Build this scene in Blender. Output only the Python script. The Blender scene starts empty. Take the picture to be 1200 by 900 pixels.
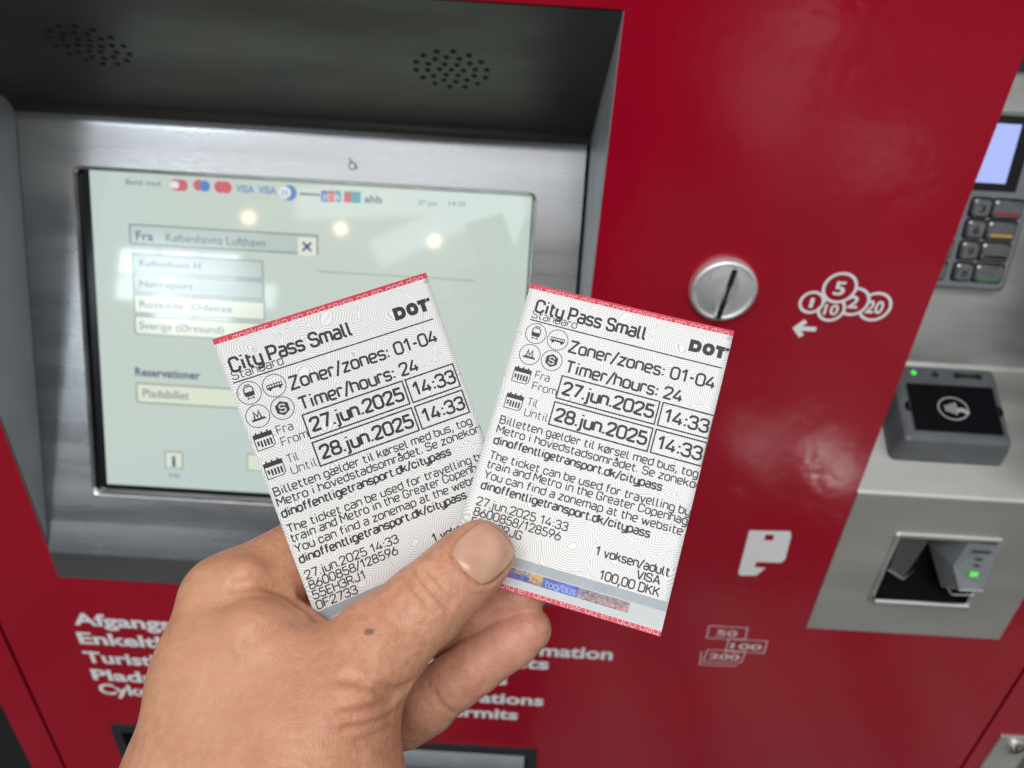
import bpy, bmesh, math, random
import numpy as np
from mathutils import Vector, Matrix
random.seed(7)
SC = bpy.context.scene
COL = SC.collection

# ------------------------------------------------------------------ camera
F = 950.0                                   # focal length in 1200-px units
def nrm(v):
    v = np.array(v, float); return v / np.linalg.norm(v)
_down = nrm((-84, -1405, -F)); _x = nrm((1405, -84, 0)); _up = -_down
R = np.array([_x, np.cross(_up, _x), _up])  # camera axes -> world axes
C = np.array([0.0, -0.5, 1.5])              # phone half a metre from the machine
cam_d = bpy.data.cameras.new('camera')
cam = bpy.data.objects.new('camera', cam_d); COL.objects.link(cam)
M4 = Matrix(np.eye(4).tolist())
for i in range(3):
    for j in range(3): M4[i][j] = R[i, j]
    M4[i][3] = C[i]
cam.matrix_world = M4
cam_d.sensor_width = 36.0; cam_d.lens = F / 1200 * 36.0
cam_d.clip_start = 0.01; cam_d.clip_end = 200
cam_d.dof.use_dof = True; cam_d.dof.focus_distance = 0.222; cam_d.dof.aperture_fstop = 19.0
SC.camera = cam
SC.view_settings.view_transform = 'Standard'; SC.view_settings.look = 'None'
SC.view_settings.exposure = 0.0; SC.view_settings.gamma = 1.0

# ------------------------------------------------------------------ world: the station hall's soft light
W = bpy.data.worlds.new('World'); SC.world = W; W.use_nodes = True
nt = W.node_tree; nt.nodes.clear()
def N(nt, t, **k):
    n = nt.nodes.new(t)
    for a, b in k.items():
        if a in n.inputs.keys(): n.inputs[a].default_value = b
        else: setattr(n, a, b)
    return n
def ramp(nt, stops, interp='LINEAR'):
    n = nt.nodes.new('ShaderNodeValToRGB'); cr = n.color_ramp; cr.interpolation = interp
    while len(cr.elements) < len(stops): cr.elements.new(0.5)
    for e, (p, c) in zip(cr.elements, stops):
        e.position = p; e.color = (*c, 1)
    return n
tc = N(nt, 'ShaderNodeTexCoord'); sep = N(nt, 'ShaderNodeSeparateXYZ')
mr = N(nt, 'ShaderNodeMapRange'); mr.inputs['From Min'].default_value = -1; mr.inputs['From Max'].default_value = 1
rp = ramp(nt, [(0.0, (.03, .03, .03)), (.40, (.035, .035, .035)), (.485, (.06, .06, .06)), (.53, (.22, .225, .23)), (.575, (.42, .44, .46)), (.65, (.92, .95, .98)), (.74, (1.0, 1.02, 1.04)), (.86, (.92, .93, .93)), (1.0, (.75, .75, .74))])
nz = N(nt, 'ShaderNodeTexNoise', Scale=2.3, Detail=3.0)
nr = ramp(nt, [(.3, (.62, .62, .62)), (.7, (1.35, 1.35, 1.35))])
mx = N(nt, 'ShaderNodeMix'); mx.data_type = 'RGBA'; mx.blend_type = 'MULTIPLY'; mx.inputs[0].default_value = 1.0
bg = N(nt, 'ShaderNodeBackground'); bg.inputs['Strength'].default_value = 0.84
wo = N(nt, 'ShaderNodeOutputWorld')
L = nt.links.new
L(tc.outputs['Generated'], sep.inputs[0]); L(sep.outputs['Z'], mr.inputs['Value']); L(mr.outputs[0], rp.inputs[0])
L(tc.outputs['Generated'], nz.inputs['Vector']); L(nz.outputs['Fac'], nr.inputs[0])
L(rp.outputs[0], mx.inputs[6]); L(nr.outputs[0], mx.inputs[7]); L(mx.outputs[2], bg.inputs['Color']); L(bg.outputs[0], wo.inputs['Surface'])

# ------------------------------------------------------------------ planes, rays
def ray(px, py): return R @ np.array([(px - 600) / F, (450 - py) / F, -1.0])
def hit(px, py, p0, n):
    r = ray(px, py); n = np.array(n, float)
    return C + r * (np.dot(np.array(p0) - C, n) / np.dot(r, n))
class Frame:
    """a flat face of the machine: origin, right axis, up axis, outward normal"""
    def __init__(s, o, x, u):
        s.o = np.array(o, float); s.x = nrm(x); s.u = nrm(u); s.n = np.cross(s.x, s.u)
    def P(s, a, b, c=0.0): return s.o + s.x * a + s.u * b + s.n * c
    def at(s, px, py, c=0.0):
        q = hit(px, py, s.o + s.n * c, s.n) - s.o
        return float(q @ s.x), float(q @ s.u)
Z0 = 1.5
RED = Frame((0, 0, Z0), (1, 0, 0), (0, 0, 1))
TILT = math.radians(21)
SCR = Frame((0, 0, Z0 - .545), (1, 0, 0), (0, math.sin(TILT), math.cos(TILT)))

# ------------------------------------------------------------------ lamps of the hall: window panes and downlights behind the photographer
def reflect_dir(px, py, fr):
    d = nrm(ray(px, py)); p = hit(px, py, fr.o, fr.n); return p, d - 2 * np.dot(d, fr.n) * fr.n
def area(name, loc, nrm_dir, sx, sy, radiance, color, shape='RECTANGLE'):
    l = bpy.data.lights.new(name, 'AREA'); l.shape = shape; l.size = sx; l.size_y = sy
    a = sx * sy * (math.pi / 4 if shape == 'DISK' else 1)
    l.energy = radiance * math.pi * a; l.color = color
    o = bpy.data.objects.new(name, l); COL.objects.link(o); o.location = loc
    o.rotation_euler = Vector(nrm_dir).to_track_quat('-Z', 'Y').to_euler()
    return o
YW = -6.0
def win_pt(px, py):
    p, r = reflect_dir(px, py, SCR); return p + r * ((YW - p[1]) / r[1])
wa, wb = win_pt(140, 290), win_pt(320, 395)
x0w, x1w = sorted((wa[0], wb[0])); z0w, z1w = sorted((wa[2], wb[2]))
nx, nzr = 4, 3
for i in range(nx):
    for j in range(nzr):
        if (i, j) in ((0, 0), (3, 0), (3, 2)): continue
        cw = (x1w - x0w) / nx; ch = (z1w - z0w) / nzr
        area('window_light', (x0w + cw * (i + .5), YW, z0w + ch * (j + .5)), (0, 1, 0), cw * .92, ch * .9, (14, 20, 16, 9)[i] * (1, .8, 1.2)[j], (.80, .89, 1.0))
for (px, py), sx, sy, tw in (((520, 262), 1.5, .30, .5), ((560, 235), .9, .22, -.35), ((602, 262), .25, .8, .1), ((180, 325), .22, .5, .7), ((440, 235), 1.6, .35, .1)):
    p, r = reflect_dir(px, py, SCR); q = p + r * ((YW - 1 - p[1]) / r[1])
    w_ = area('window_light', q, (0, 1, 0), sx, sy, 3.2 if px > 300 else 12, (.80, .90, 1.0)); w_.rotation_euler.rotate_axis('Z', tw)
for px, py in ((291, 255), (399, 268), (509, 283)):
    p, r = reflect_dir(px, py, SCR); q = p + r * ((4.2 - p[2]) / r[2])
    area('ceiling_downlight', q, (C - q), .15, .15, 30.0, (1.0, .66, .36), 'DISK')
# key light added above and behind the photographer to brighten the tickets
area('added_key_light', (-.5, -2.6, 4.0), (0.1, .55, -.8), 2.4, 1.2, 7.5, (1.0, .985, .96))

# unseen area lights added at floor level to make soft gleams in the paint
for px, py, sx, sy, rad in ((876, 516, .09, .14, 2.2), (893, 527, .07, .10, 3.4), (903, 512, .05, .16, 1.6), (955, 530, .10, .12, 3.2), (974, 545, .10, .12, 4.6), (988, 556, .06, .08, 2.6), (966, 556, .07, .07, 2.0),
                            (905, 150, .34, 3.4, .9), (930, 100, .40, 2.4, .9), (955, 40, .5, 1.6, 1.5), (972, 18, .16, .5, 3.4), (985, 30, .10, .3, 2.4), (1040, 190, .5, 1.6, .6), (1158, 45, .10, .35, 2.4), (1166, 36, .05, .2, 2.6)):
    p, r = reflect_dir(px, py, RED); q = p + r * ((.012 - p[2]) / r[2])
    area('added_gleam_light', q, (0, .05, 1), sx, sy, rad, (1.0, .96, .92), 'ELLIPSE')
# ------------------------------------------------------------------ mesh helpers
class MB:
    def __init__(s): s.v = []; s.f = []; s.m = []
    def add(s, verts, faces, mi=0):
        b = len(s.v); s.v += [tuple(map(float, p)) for p in verts]
        s.f += [tuple(b + i for i in f) for f in faces]; s.m += [mi] * len(faces)
    def box(s, fr, a0, a1, b0, b1, c0, c1, mi=0, ch=0.0):
        if ch <= 0:
            P = [fr.P(a, b, c) for c in (c0, c1) for b in (b0, b1) for a in (a0, a1)]
            s.add(P, [(0, 2, 3, 1), (4, 5, 7, 6), (0, 1, 5, 4), (2, 6, 7, 3), (0, 4, 6, 2), (1, 3, 7, 5)], mi)
        else:
            s.loft(fr, [rrect(a0, a1, b0, b1, ch * 1.5)] * 2 + [rrect(a0 + ch * .3, a1 - ch * .3, b0 + ch * .3, b1 - ch * .3, ch * 1.3), rrect(a0 + ch, a1 - ch, b0 + ch, b1 - ch, ch)],
                   [c0, c1 - ch, c1 - ch * .3, c1], mi)
    def loft(s, fr, loops, cs, mi=0, cap=True, capb=False):
        n = len(loops[0]); P = []
        for lp, c in zip(loops, cs): P += [fr.P(a, b, c) for a, b in lp]
        fs = []
        for k in range(len(loops) - 1):
            for i in range(n):
                j = (i + 1) % n
                fs.append((k * n + i, k * n + j, (k + 1) * n + j, (k + 1) * n + i))
        if cap: fs.append(tuple((len(loops) - 1) * n + i for i in range(n)))
        if capb: fs.append(tuple(range(n - 1, -1, -1)))
        s.add(P, fs, mi)
    def poly(s, fr, pts, c, mi=0): s.add([fr.P(a, b, c) for a, b in pts], [tuple(range(len(pts)))], mi)
    def strip(s, fr, pts, w, c, mi=0, closed=False):
        A = np.array(pts, float); n = len(A); V = []
        for i in range(n):
            p = A[(i - 1) % n] if (closed or i > 0) else A[i]; q = A[(i + 1) % n] if (closed or i < n - 1) else A[i]
            d1 = A[i] - p; d2 = q - A[i]
            if np.linalg.norm(d1) < 1e-12: d1 = d2
            if np.linalg.norm(d2) < 1e-12: d2 = d1
            d1 = d1 / np.linalg.norm(d1); d2 = d2 / np.linalg.norm(d2); t = d1 + d2
            t = t / max(np.linalg.norm(t), 1e-9); nn = np.array([-t[1], t[0]]); k = max(.5, abs(nn @ np.array([-d1[1], d1[0]])))
            V += [A[i] + nn * w / 2 / k, A[i] - nn * w / 2 / k]
        fs = [(2 * i, 2 * i + 1, (2 * i + 3) % (2 * n), (2 * i + 2) % (2 * n)) for i in range(n if closed else n - 1)]
        s.add([fr.P(a, b, c) for a, b in V], fs, mi)
    def sweep(s, prof, x0, x1, mi=0, nx=1):
        """profile of (y, z) points swept along x"""
        P = []; n = len(prof)
        for i in range(nx + 1):
            x = x0 + (x1 - x0) * i / nx; P += [(x, y, z) for y, z in prof]
        s.add(P, [(k * n + i, (k + 1) * n + i, (k + 1) * n + i + 1, k * n + i + 1) for k in range(nx) for i in range(n - 1)], mi)
    def tube(s, p0, p1, r, mi=0, n=10):
        p0, p1 = np.array(p0), np.array(p1); d = nrm(p1 - p0); a = nrm(np.cross(d, (0.3, .1, 1))); b = np.cross(d, a)
        P = []
        for p in (p0, p1): P += [p + r * (a * math.cos(t) + b * math.sin(t)) for t in np.arange(n) * 2 * math.pi / n]
        s.add(P, [(i, (i + 1) % n, n + (i + 1) % n, n + i) for i in range(n)] + [tuple(range(n - 1, -1, -1)), tuple(range(n, 2 * n))], mi)
    def build(s, name, mats, parent=None, smooth=None, base=(0, 0, 0)):
        me = bpy.data.meshes.new(name)
        b = np.array(base, float)
        me.from_pydata([tuple(np.array(p) - b) for p in s.v], [], s.f)
        for m in (mats if isinstance(mats, (list, tuple)) else [mats]): me.materials.append(m)
        me.polygons.foreach_set('material_index', s.m)
        if smooth is not None:
            me.polygons.foreach_set('use_smooth', [True] * len(me.polygons))
        me.update(); me.validate()
        if smooth is not None and smooth < 3: me.set_sharp_from_angle(angle=smooth)
        o = bpy.data.objects.new(name, me); COL.objects.link(o)
        if parent: o.parent = parent
        return o
def rrect(a0, a1, b0, b1, r, n=4):
    r = min(r, (a1 - a0) / 2.001, (b1 - b0) / 2.001); P = []
    for cx, cy, t0 in ((a1 - r, b1 - r, 0), (a0 + r, b1 - r, 90), (a0 + r, b0 + r, 180), (a1 - r, b0 + r, 270)):
        for k in range(n + 1):
            t = math.radians(t0 + 90 * k / n); P.append((cx + r * math.cos(t), cy + r * math.sin(t)))
    return P
def circ(a, b, r, n=28, ry=None): return [(a + r * math.cos(t), b + (ry or r) * math.sin(t)) for t in np.arange(n) * 2 * math.pi / n]
def arcpts(cy, cz, r, t0, t1, n=6): return [(cy + r * math.cos(math.radians(t)), cz + r * math.sin(math.radians(t))) for t in np.linspace(t0, t1, n)]
def fillet2(p, q, s, r, n=7):
    p, q, s = map(np.array, (p, q, s)); a = nrm(p - q); b = nrm(s - q); th = math.acos(max(-1, min(1, a @ b))); d = r / math.tan(th / 2)
    A, B = q + a * d, q + b * d; c = q + nrm(a + b) * r / math.sin(th / 2); out = []
    va, vb = A - c, B - c; om = math.acos(max(-1, min(1, (va @ vb) / r / r)))
    for k in range(n):
        t = k / (n - 1); out.append(tuple(c + (va * math.sin((1 - t) * om) + vb * math.sin(t * om)) / math.sin(om)))
    return out
def thing(name, label, cat, loc, group=None):
    o = bpy.data.objects.new(name, None); COL.objects.link(o); o.location = loc; o.empty_display_size = .05
    o['label'] = label; o['category'] = cat
    if group: o['group'] = group
    return o

# ------------------------------------------------------------------ materials
def mat(name, base, rough=.5, metal=0.0, bump=None, var=None, coat=0.0, emit=None, estr=0.0, rvar=None, spec=None, stretch=(1, 1, 1)):
    m = bpy.data.materials.new(name); m.use_nodes = True; nt = m.node_tree; b = nt.nodes['Principled BSDF']
    b.inputs['Base Color'].default_value = (*base, 1); b.inputs['Roughness'].default_value = rough; b.inputs['Metallic'].default_value = metal
    b.inputs['Coat Weight'].default_value = coat; b.inputs['Coat Roughness'].default_value = .13
    if spec is not None: b.inputs['Specular IOR Level'].default_value = spec
    if emit: b.inputs['Emission Color'].default_value = (*emit, 1); b.inputs['Emission Strength'].default_value = estr
    L = nt.links.new
    tc = N(nt, 'ShaderNodeTexCoord'); mp = N(nt, 'ShaderNodeMapping'); mp.inputs['Scale'].default_value = stretch; L(tc.outputs['Object'], mp.inputs[0])
    if var:                                       # (scale, amount): slow colour variation of the surface itself
        n = N(nt, 'ShaderNodeTexNoise', Scale=var[0], Detail=5.0); L(mp.outputs[0], n.inputs['Vector'])
        lo = tuple(c * (1 - var[1]) for c in base); hi = tuple(min(1, c * (1 + var[1])) for c in base)
        r = ramp(nt, [(.3, lo), (.7, hi)]); L(n.outputs['Fac'], r.inputs[0]); L(r.outputs[0], b.inputs['Base Color'])
    if rvar:
        n = N(nt, 'ShaderNodeTexNoise', Scale=rvar[0], Detail=6.0); L(mp.outputs[0], n.inputs['Vector'])
        q = N(nt, 'ShaderNodeMapRange'); q.inputs['From Min'].default_value = .3; q.inputs['From Max'].default_value = .7
        q.inputs['To Min'].default_value = max(.03, rough - rvar[1]); q.inputs['To Max'].default_value = rough + rvar[1]
        L(n.outputs['Fac'], q.inputs['Value']); L(q.outputs[0], b.inputs['Roughness'])
    if bump:                                      # (scale, strength, distance)
        n = N(nt, 'ShaderNodeTexNoise', Scale=bump[0], Detail=4.0); L(mp.outputs[0], n.inputs['Vector'])
        q = N(nt, 'ShaderNodeBump', Strength=bump[1], Distance=bump[2]); L(n.outputs['Fac'], q.inputs['Height']); L(q.outputs[0], b.inputs['Normal'])
    return m
STEEL = mat('brushed_steel', (.43, .435, .44), .28, 1.0, bump=(1400, .14, .0005), var=(11, .13), rvar=(30, .10), stretch=(.10, 1, 1))
HOODM = mat('dull_steel', (.115, .112, .102), .45, 1.0, bump=(260, .12, .0006), var=(12, .18), rvar=(16, .10), stretch=(.4, 1, 1))
PLATE = mat('matt_steel', (.66, .67, .64), .50, 1.0, bump=(500, .10, .0006), var=(14, .16), rvar=(22, .10), stretch=(.35, 1, 1))
CHROME = mat('polished_steel', (.72, .72, .72), .16, 1.0, rvar=(60, .06))
KNOBM = mat('satin_steel', (.90, .905, .91), .55, 1.0, bump=(1500, .15, .0003), rvar=(120, .07))
REDM = mat('red_paint', (.335, .002, .0165), .16, 0, bump=(11.0, .16, .01), coat=.2, spec=.4, rvar=(11, .07), var=(4, .06))
CHEEKM = mat('steel_reflection_grey', (.30, .32, .34), .45, .15, var=(20, .08), rvar=(30, .08))  # brushed steel's pale reflection of the hall put into an even grey
WHITE = mat('white_film', (.80, .80, .82), .45, rvar=(80, .08))
FADED = mat('worn_white_film', (.66, .54, .56), .5, var=(300, .25))
BLACK = mat('black_plastic', (.012, .012, .013), .3, rvar=(60, .1))
DARK = mat('dark_metal', (.05, .055, .06), .38, .6, rvar=(40, .1))
GREY = mat('grey_plastic', (.22, .235, .25), .42, bump=(900, .06, .0004), var=(60, .08), rvar=(60, .08))
KEYM = mat('metal_key', (.33, .34, .35), .34, .8, rvar=(200, .08), var=(90, .1))
HOLE = mat('hole_black', (.004, .004, .004), .8)
FLOORM = mat('floor_stone', (.05, .048, .045), .3, var=(2.6, .6), rvar=(5, .1), stretch=(1.5, .3, 1))
PALEM = mat('added_pale_slab', (.22, .21, .20), .3, var=(2.2, .6), rvar=(5, .1), stretch=(2.6, .25, 1))
INKM = mat('thermal_ink', (.022, .021, .022), .55, var=(1400, .35))

# ------------------------------------------------------------------ lettering with the built-in font (machine)
def text_mesh(body, bold=0.0):
    cu = bpy.data.curves.new('t', 'FONT'); cu.body = body; cu.size = 1.0; cu.resolution_u = 3; cu.offset = bold
    o = bpy.data.objects.new('t', cu); COL.objects.link(o)
    me = bpy.data.meshes.new_from_object(o)
    V = np.array([v.co[:2] for v in me.vertices]).reshape(-1, 2); Fc = [tuple(p.vertices) for p in me.polygons]
    bpy.data.objects.remove(o); bpy.data.curves.remove(cu); bpy.data.meshes.remove(me)
    return V, Fc
def put_text(mb, fr, body, a0, a1, b0, h, c, mi=0, bold=0.0, ref='H', shear=0.0):
    """body set from a0 to a1 (or natural width when a1 is None), baseline b0, capital height h"""
    V, Fc = text_mesh(body, bold)
    if not len(V): return
    k = h / .727; V = V * k
    w = V[:, 0].max() - V[:, 0].min(); V[:, 0] -= V[:, 0].min()
    if a1 is not None: V[:, 0] *= (a1 - a0) / w
    V[:, 0] += shear * V[:, 1]
    mb.add([fr.P(a0 + x, b0 + y, c) for x, y in V], Fc, mi)

# ================================================================== THE SETTING
fl = MB(); fl.add([(-8, -10, 0), (8, -10, 0), (8, 4, 0), (-8, 4, 0)], [(0, 1, 2, 3)])
o = fl.build('floor', FLOORM); o['kind'] = 'structure'
for q in (((.18, -.92), (1.6, -.80), (1.6, -.3), (.05, -.3)), ((.74, -1.25), (1.75, -1.1), (2.9, -2.7), (1.25, -2.9))):
    fl = MB(); fl.add([(x, y, .004) for x, y in q], [(0, 1, 2, 3)]); o = fl.build('floor', PALEM); o['kind'] = 'structure'  # unseen pale slabs added to reflect a wash into the red front

# ================================================================== TICKET MACHINE
NX0, NX1 = -.4015, .0505            # screen niche
HZ = Z0 - .0785                     # top of the niche
LZ = Z0 - .578                      # bottom of the niche
SX0, SX1 = .2818, .4586             # steel card column
SB = Z0 - .5863
TX0, TX1, TZ = -.4013, .0462, Z0 - .8075   # ticket tray
MX0, MX1 = -.516, .548
base = np.array((0, .25, 0.0))
TM = thing('ticket_machine', 'red and steel ticket machine with touch screen, coin slot and card terminal', 'ticket machine', tuple(base))
def part(mb, name, mats, parent=TM, smooth=None, label=None):
    o = mb.build(name, mats, parent, smooth, base)
    if label: o['label'] = label
    return o

# cabinet behind the red front
m = MB(); cf = Frame((0, 0, 0), (1, 0, 0), (0, 0, 1))
m.box(cf, MX0 + .004, MX1 - .004, .05, Z0 + .62, -.52, -.26); m.box(cf, MX0 - .002, MX0 + .02, .05, Z0 + .6, -.26, -.012); m.box(cf, MX1 - .02, MX1 + .002, .05, Z0 + .6, -.26, -.012)
m.box(cf, MX0, MX1, 0.0, .05, -.5, -.03); m.box(cf, MX0 - .16, MX0 - .004, .0, Z0 + .6, -.5, -.02)
part(m, 'cabinet_body', BLACK)
# red front: sheet cells left round the openings, with its returns
xs = [-.4768, NX0, TX1, NX1, SX0, SX1, .4975]; zs = [Z0 - 1.32, Z0 - .93, TZ, SB, LZ, HZ, Z0 + .62]
def solid(xa, xb, za, zb):
    xm, zm = (xa + xb) / 2, (za + zb) / 2
    if NX0 < xm < NX1 and LZ < zm < HZ: return False
    if SX0 < xm < SX1 and SB < zm: return False
    if NX0 <= xm < TX1 and Z0 - .93 < zm < TZ: return False
    return True
bm = bmesh.new(); vd = {}
def gv(x, z):
    k = (round(x, 5), round(z, 5))
    if k not in vd: vd[k] = bm.verts.new((x - base[0], 0 - base[1], z - base[2]))
    return vd[k]
for i in range(len(xs) - 1):
    for j in range(len(zs) - 1):
        if solid(xs[i], xs[i + 1], zs[j], zs[j + 1]):
            bm.faces.new([gv(xs[i], zs[j]), gv(xs[i + 1], zs[j]), gv(xs[i + 1], zs[j + 1]), gv(xs[i], zs[j + 1])])
bmesh.ops.recalc_face_normals(bm, faces=bm.faces)
if bm.faces[0].normal.y > 0: bmesh.ops.reverse_faces(bm, faces=bm.faces)
bmesh.ops.dissolve_limit(bm, angle_limit=.01, verts=bm.verts, edges=bm.edges)
me = bpy.data.meshes.new('front_panel'); bm.to_mesh(me); bm.free(); me.materials.append(REDM)
fp = bpy.data.objects.new('front_panel', me); COL.objects.link(fp); fp.parent = TM
sm = fp.modifiers.new('thick', 'SOLIDIFY'); sm.thickness = .003; sm.offset = -1
bv = fp.modifiers.new('edge', 'BEVEL'); bv.width = .0008; bv.segments = 2; bv.limit_method = 'ANGLE'
for xa, xb in ((MX0, -.4800), (.5005, MX1)):
    m = MB(); m.box(RED, xa, xb, -1.32, .62, -.04, 0.0); part(m, 'side_trim', REDM)

# niche: hood, tilted screen surround and lip, in steel
hy = .1345; 
scr_top = SCR.P(0, .376)
prof_h0 = (0.0005, HZ - .0005); prof_k = (scr_top[1], scr_top[2]); sp = SCR.P(0, .352)
arc = fillet2(prof_h0, prof_k, (sp[1], sp[2]), .016, 9)
m = MB(); m.sweep([prof_h0] + arc[:6], NX0, NX1 - .0004, nx=8)
part(m, 'hood', HOODM, smooth=1.0)
m = MB()
lip0 = (-.0012, LZ + .0005); lk = SCR.P(0, .0); lipk = (-.0012, Z0 - .5455); s3 = SCR.P(0, .03)
m.sweep([lip0] + fillet2(lip0, lipk, (s3[1], s3[2]), .006, 7) + [(s3[1], s3[2])], NX0 + .0006, NX1 - .003)
m.sweep([(sp[1], sp[2])] + arc[5:][::-1], NX0 + .0006, NX1 - .003)
HX0, HX1, HU0, HU1 = -.3595, .0108, .0553, .3335
def ring(mb, fr, A, B, ca, cb, mi=0):
    n = len(A); mb.add([fr.P(a, b, ca) for a, b in A] + [fr.P(a, b, cb) for a, b in B], [(i, (i + 1) % n, n + (i + 1) % n, n + i) for i in range(n)], mi)
hl = rrect(HX0, HX1, HU0, HU1, .006, 3)
def outer_for(lp, a0, a1, b0, b1):
    out = []; ca, cb = (HX0 + HX1) / 2, (HU0 + HU1) / 2
    k = len(lp) // 4
    for i, (a, b) in enumerate(lp): q = i // k; out.append(((a1, b1), (a0, b1), (a0, b0), (a1, b0))[q])
    return out
k = 4
cor = ((NX1 - .003, .352), (NX0 + .0006, .352), (NX0 + .0006, .03), (NX1 - .003, .03))
for q in range(4):
    seg = hl[q * k:(q + 1) * k]; nxt = hl[((q + 1) * k) % 16]
    m.add([SCR.P(*cor[q])] + [SCR.P(*p) for p in seg], [tuple(range(k + 1))])
    m.add([SCR.P(*cor[q]), SCR.P(*seg[-1]), SCR.P(*nxt), SCR.P(*cor[(q + 1) % 4])], [(0, 1, 2, 3)])
part(m, 'screen_surround', STEEL, smooth=.5)
m = MB()
h2 = rrect(HX0 + .0022, HX1 - .0022, HU0 + .0022, HU1 - .0022, .005, 3)
h1 = rrect(HX0 + .0006, HX1 - .0006, HU0 + .0006, HU1 - .0006, .0055, 3)
ring(m, SCR, hl, h1, 0.0, -.0004); ring(m, SCR, h1, h2, -.0004, -.0022); ring(m, SCR, h2, h2, -.0022, -.0075)
part(m, 'screen_rim', CHROME, smooth=.9)
# cheeks of the niche
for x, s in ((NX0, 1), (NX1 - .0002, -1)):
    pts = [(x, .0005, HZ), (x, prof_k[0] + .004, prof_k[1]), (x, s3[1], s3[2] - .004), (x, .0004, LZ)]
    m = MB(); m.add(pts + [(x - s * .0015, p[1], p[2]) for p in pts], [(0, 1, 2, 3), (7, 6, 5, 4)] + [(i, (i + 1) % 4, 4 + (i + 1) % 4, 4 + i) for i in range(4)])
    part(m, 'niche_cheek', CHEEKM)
# speaker holes in the hood
hd = np.array([0, prof_k[0] - prof_h0[0], prof_k[1] - prof_h0[1]]); HOOD = Frame((0, prof_h0[0], prof_h0[1]), (1, 0, 0), -hd)
for px, py in ((105, 54), (529, 82)):
    a, b = HOOD.at(px, py); m = MB()
    for nr_, rr_ in ((1, 0), (6, .0080), (12, .0160), (14, .0238)):
        for q_ in range(nr_):
            t_ = 2 * math.pi * (q_ + .25 * (nr_ > 8)) / nr_; m.poly(HOOD, circ(a + rr_ * math.cos(t_), b + rr_ * math.sin(t_), .0020, 10), .0004)
    part(m, 'speaker_grille', HOLE)
# display: black border, lit panel, the page on it
GLC = -.006
m = MB(); m.box(SCR, HX0 - .006, HX1 + .006, HU0 - .006, HU1 + .006, -.02, GLC - .0004)
disp = part(m, 'display', mat('display_border', (.008, .009, .012), .12))
a0, b1 = SCR.at(102, 193, GLC); a1, _ = SCR.at(622, 300, GLC); _, b0 = SCR.at(200, 575, GLC); b1 = HU1 - .003
a1 = HX1 - .0035; a0 = HX0 + .0105; b0 = HU0 + .0085
def lit(name, c, e, rough=.12, spec=.5):
    mm = mat(name, tuple(x * .06 for x in c), rough, emit=c, estr=e, spec=spec); return mm
PAGE = bpy.data.materials.new('lit_page'); PAGE.use_nodes = True
pn = PAGE.node_tree; pb = pn.nodes['Principled BSDF']; pb.inputs['Base Color'].default_value = (.03, .03, .03, 1); pb.inputs['Roughness'].default_value = .045
pt = N(pn, 'ShaderNodeTexCoord'); pnz = N(pn, 'ShaderNodeTexNoise', Scale=2.2, Detail=1.0); pr = ramp(pn, [(.40, (.56, .63, .55)), (.60, (.50, .62, .59))])
pn.links.new(pt.outputs['Object'], pnz.inputs['Vector']); pn.links.new(pnz.outputs['Fac'], pr.inputs[0]); pn.links.new(pr.outputs[0], pb.inputs['Emission Color']); pb.inputs['Emission Strength'].default_value = .97
UI = [PAGE, lit('page_line', (.20, .27, .27), .8), lit('page_button', (.74, .80, .66), .9), lit('page_text', (.13, .17, .22), .8), lit('page_navy', (.04, .05, .20), .8),
      lit('page_red', (.62, .13, .16), .9), lit('page_blue', (.10, .24, .55), .9), lit('page_white', (.80, .82, .80), .9), lit('page_teal', (.12, .38, .42), .9), lit('page_violet', (.18, .17, .42), .9), lit('page_box', (.50, .60, .56), .86)]
m = MB(); m.poly(SCR, [(a0, b0), (a1, b0), (a1, b1), (a0, b1)], GLC)
part(m, 'lit_panel', UI, disp)
def scp(px, py): return SCR.at(px, py, GLC)
def obox(mb, x0, y0, x1, y1, fill=10, line=1, w=.0012, c=.0002):
    A = scp(x0, y0); B = (scp(x1, y1)[0], scp(x0, y1)[1]); p = [(A[0], B[1]), (B[0], B[1]), (B[0], A[1]), (A[0], A[1])]
    mb.poly(SCR, p, GLC + c, fill); mb.strip(SCR, p, w, GLC + c + .0001, line, True)
def stext(mb, s, x0, y, x1, hpx, mi=3, bold=0.0, y1=None):
    A = scp(x0, y); B = scp(x1, y if y1 is None else y1); h = scp(x0, y - hpx)[1] - A[1]
    put_text(mb, SCR, s, A[0], B[0], A[1], h, GLC + .0006, mi, bold)
def sdisc(mb, px, py, rpx, mi, c=.0003, fx=1.0):
    A = scp(px, py); r = scp(px + rpx, py)[0] - A[0]; mb.poly(SCR, circ(A[0], A[1], r * fx, 18, r), GLC + c, mi)
m = MB()
stext(m, 'Betal med', 148, 216, 188, 7, 3); part(m, 'caption', UI, disp)
def logo(): global m; part(m, 'payment_logo', UI, disp); m = MB()
m = MB(); A = scp(210, 217); m.poly(SCR, rrect(A[0] - .007, A[0] + .007, A[1] - .0045, A[1] + .0045, .004), GLC + .0003, 5); m.poly(SCR, rrect(A[0] - .007, A[0] + .0, A[1] - .0028, A[1] + .0028, .0025), GLC + .0004, 7); logo()
sdisc(m, 233, 217, 6.5, 5, .0003); sdisc(m, 240, 218, 6.5, 6, .0004); logo()
sdisc(m, 258, 219, 7, 5, .0003); sdisc(m, 265, 219.5, 7, 5, .0004); logo()
stext(m, 'VISA', 277, 225, 298, 9, 6, .02); logo()
stext(m, 'VISA', 303, 226.5, 324, 9, 6, .02); logo()
sdisc(m, 339, 226, 9, 6, .0003); sdisc(m, 334, 225.5, 7, 7, .0004); stext(m, 'II', 331, 229, 337, 7, 6); logo()
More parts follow.
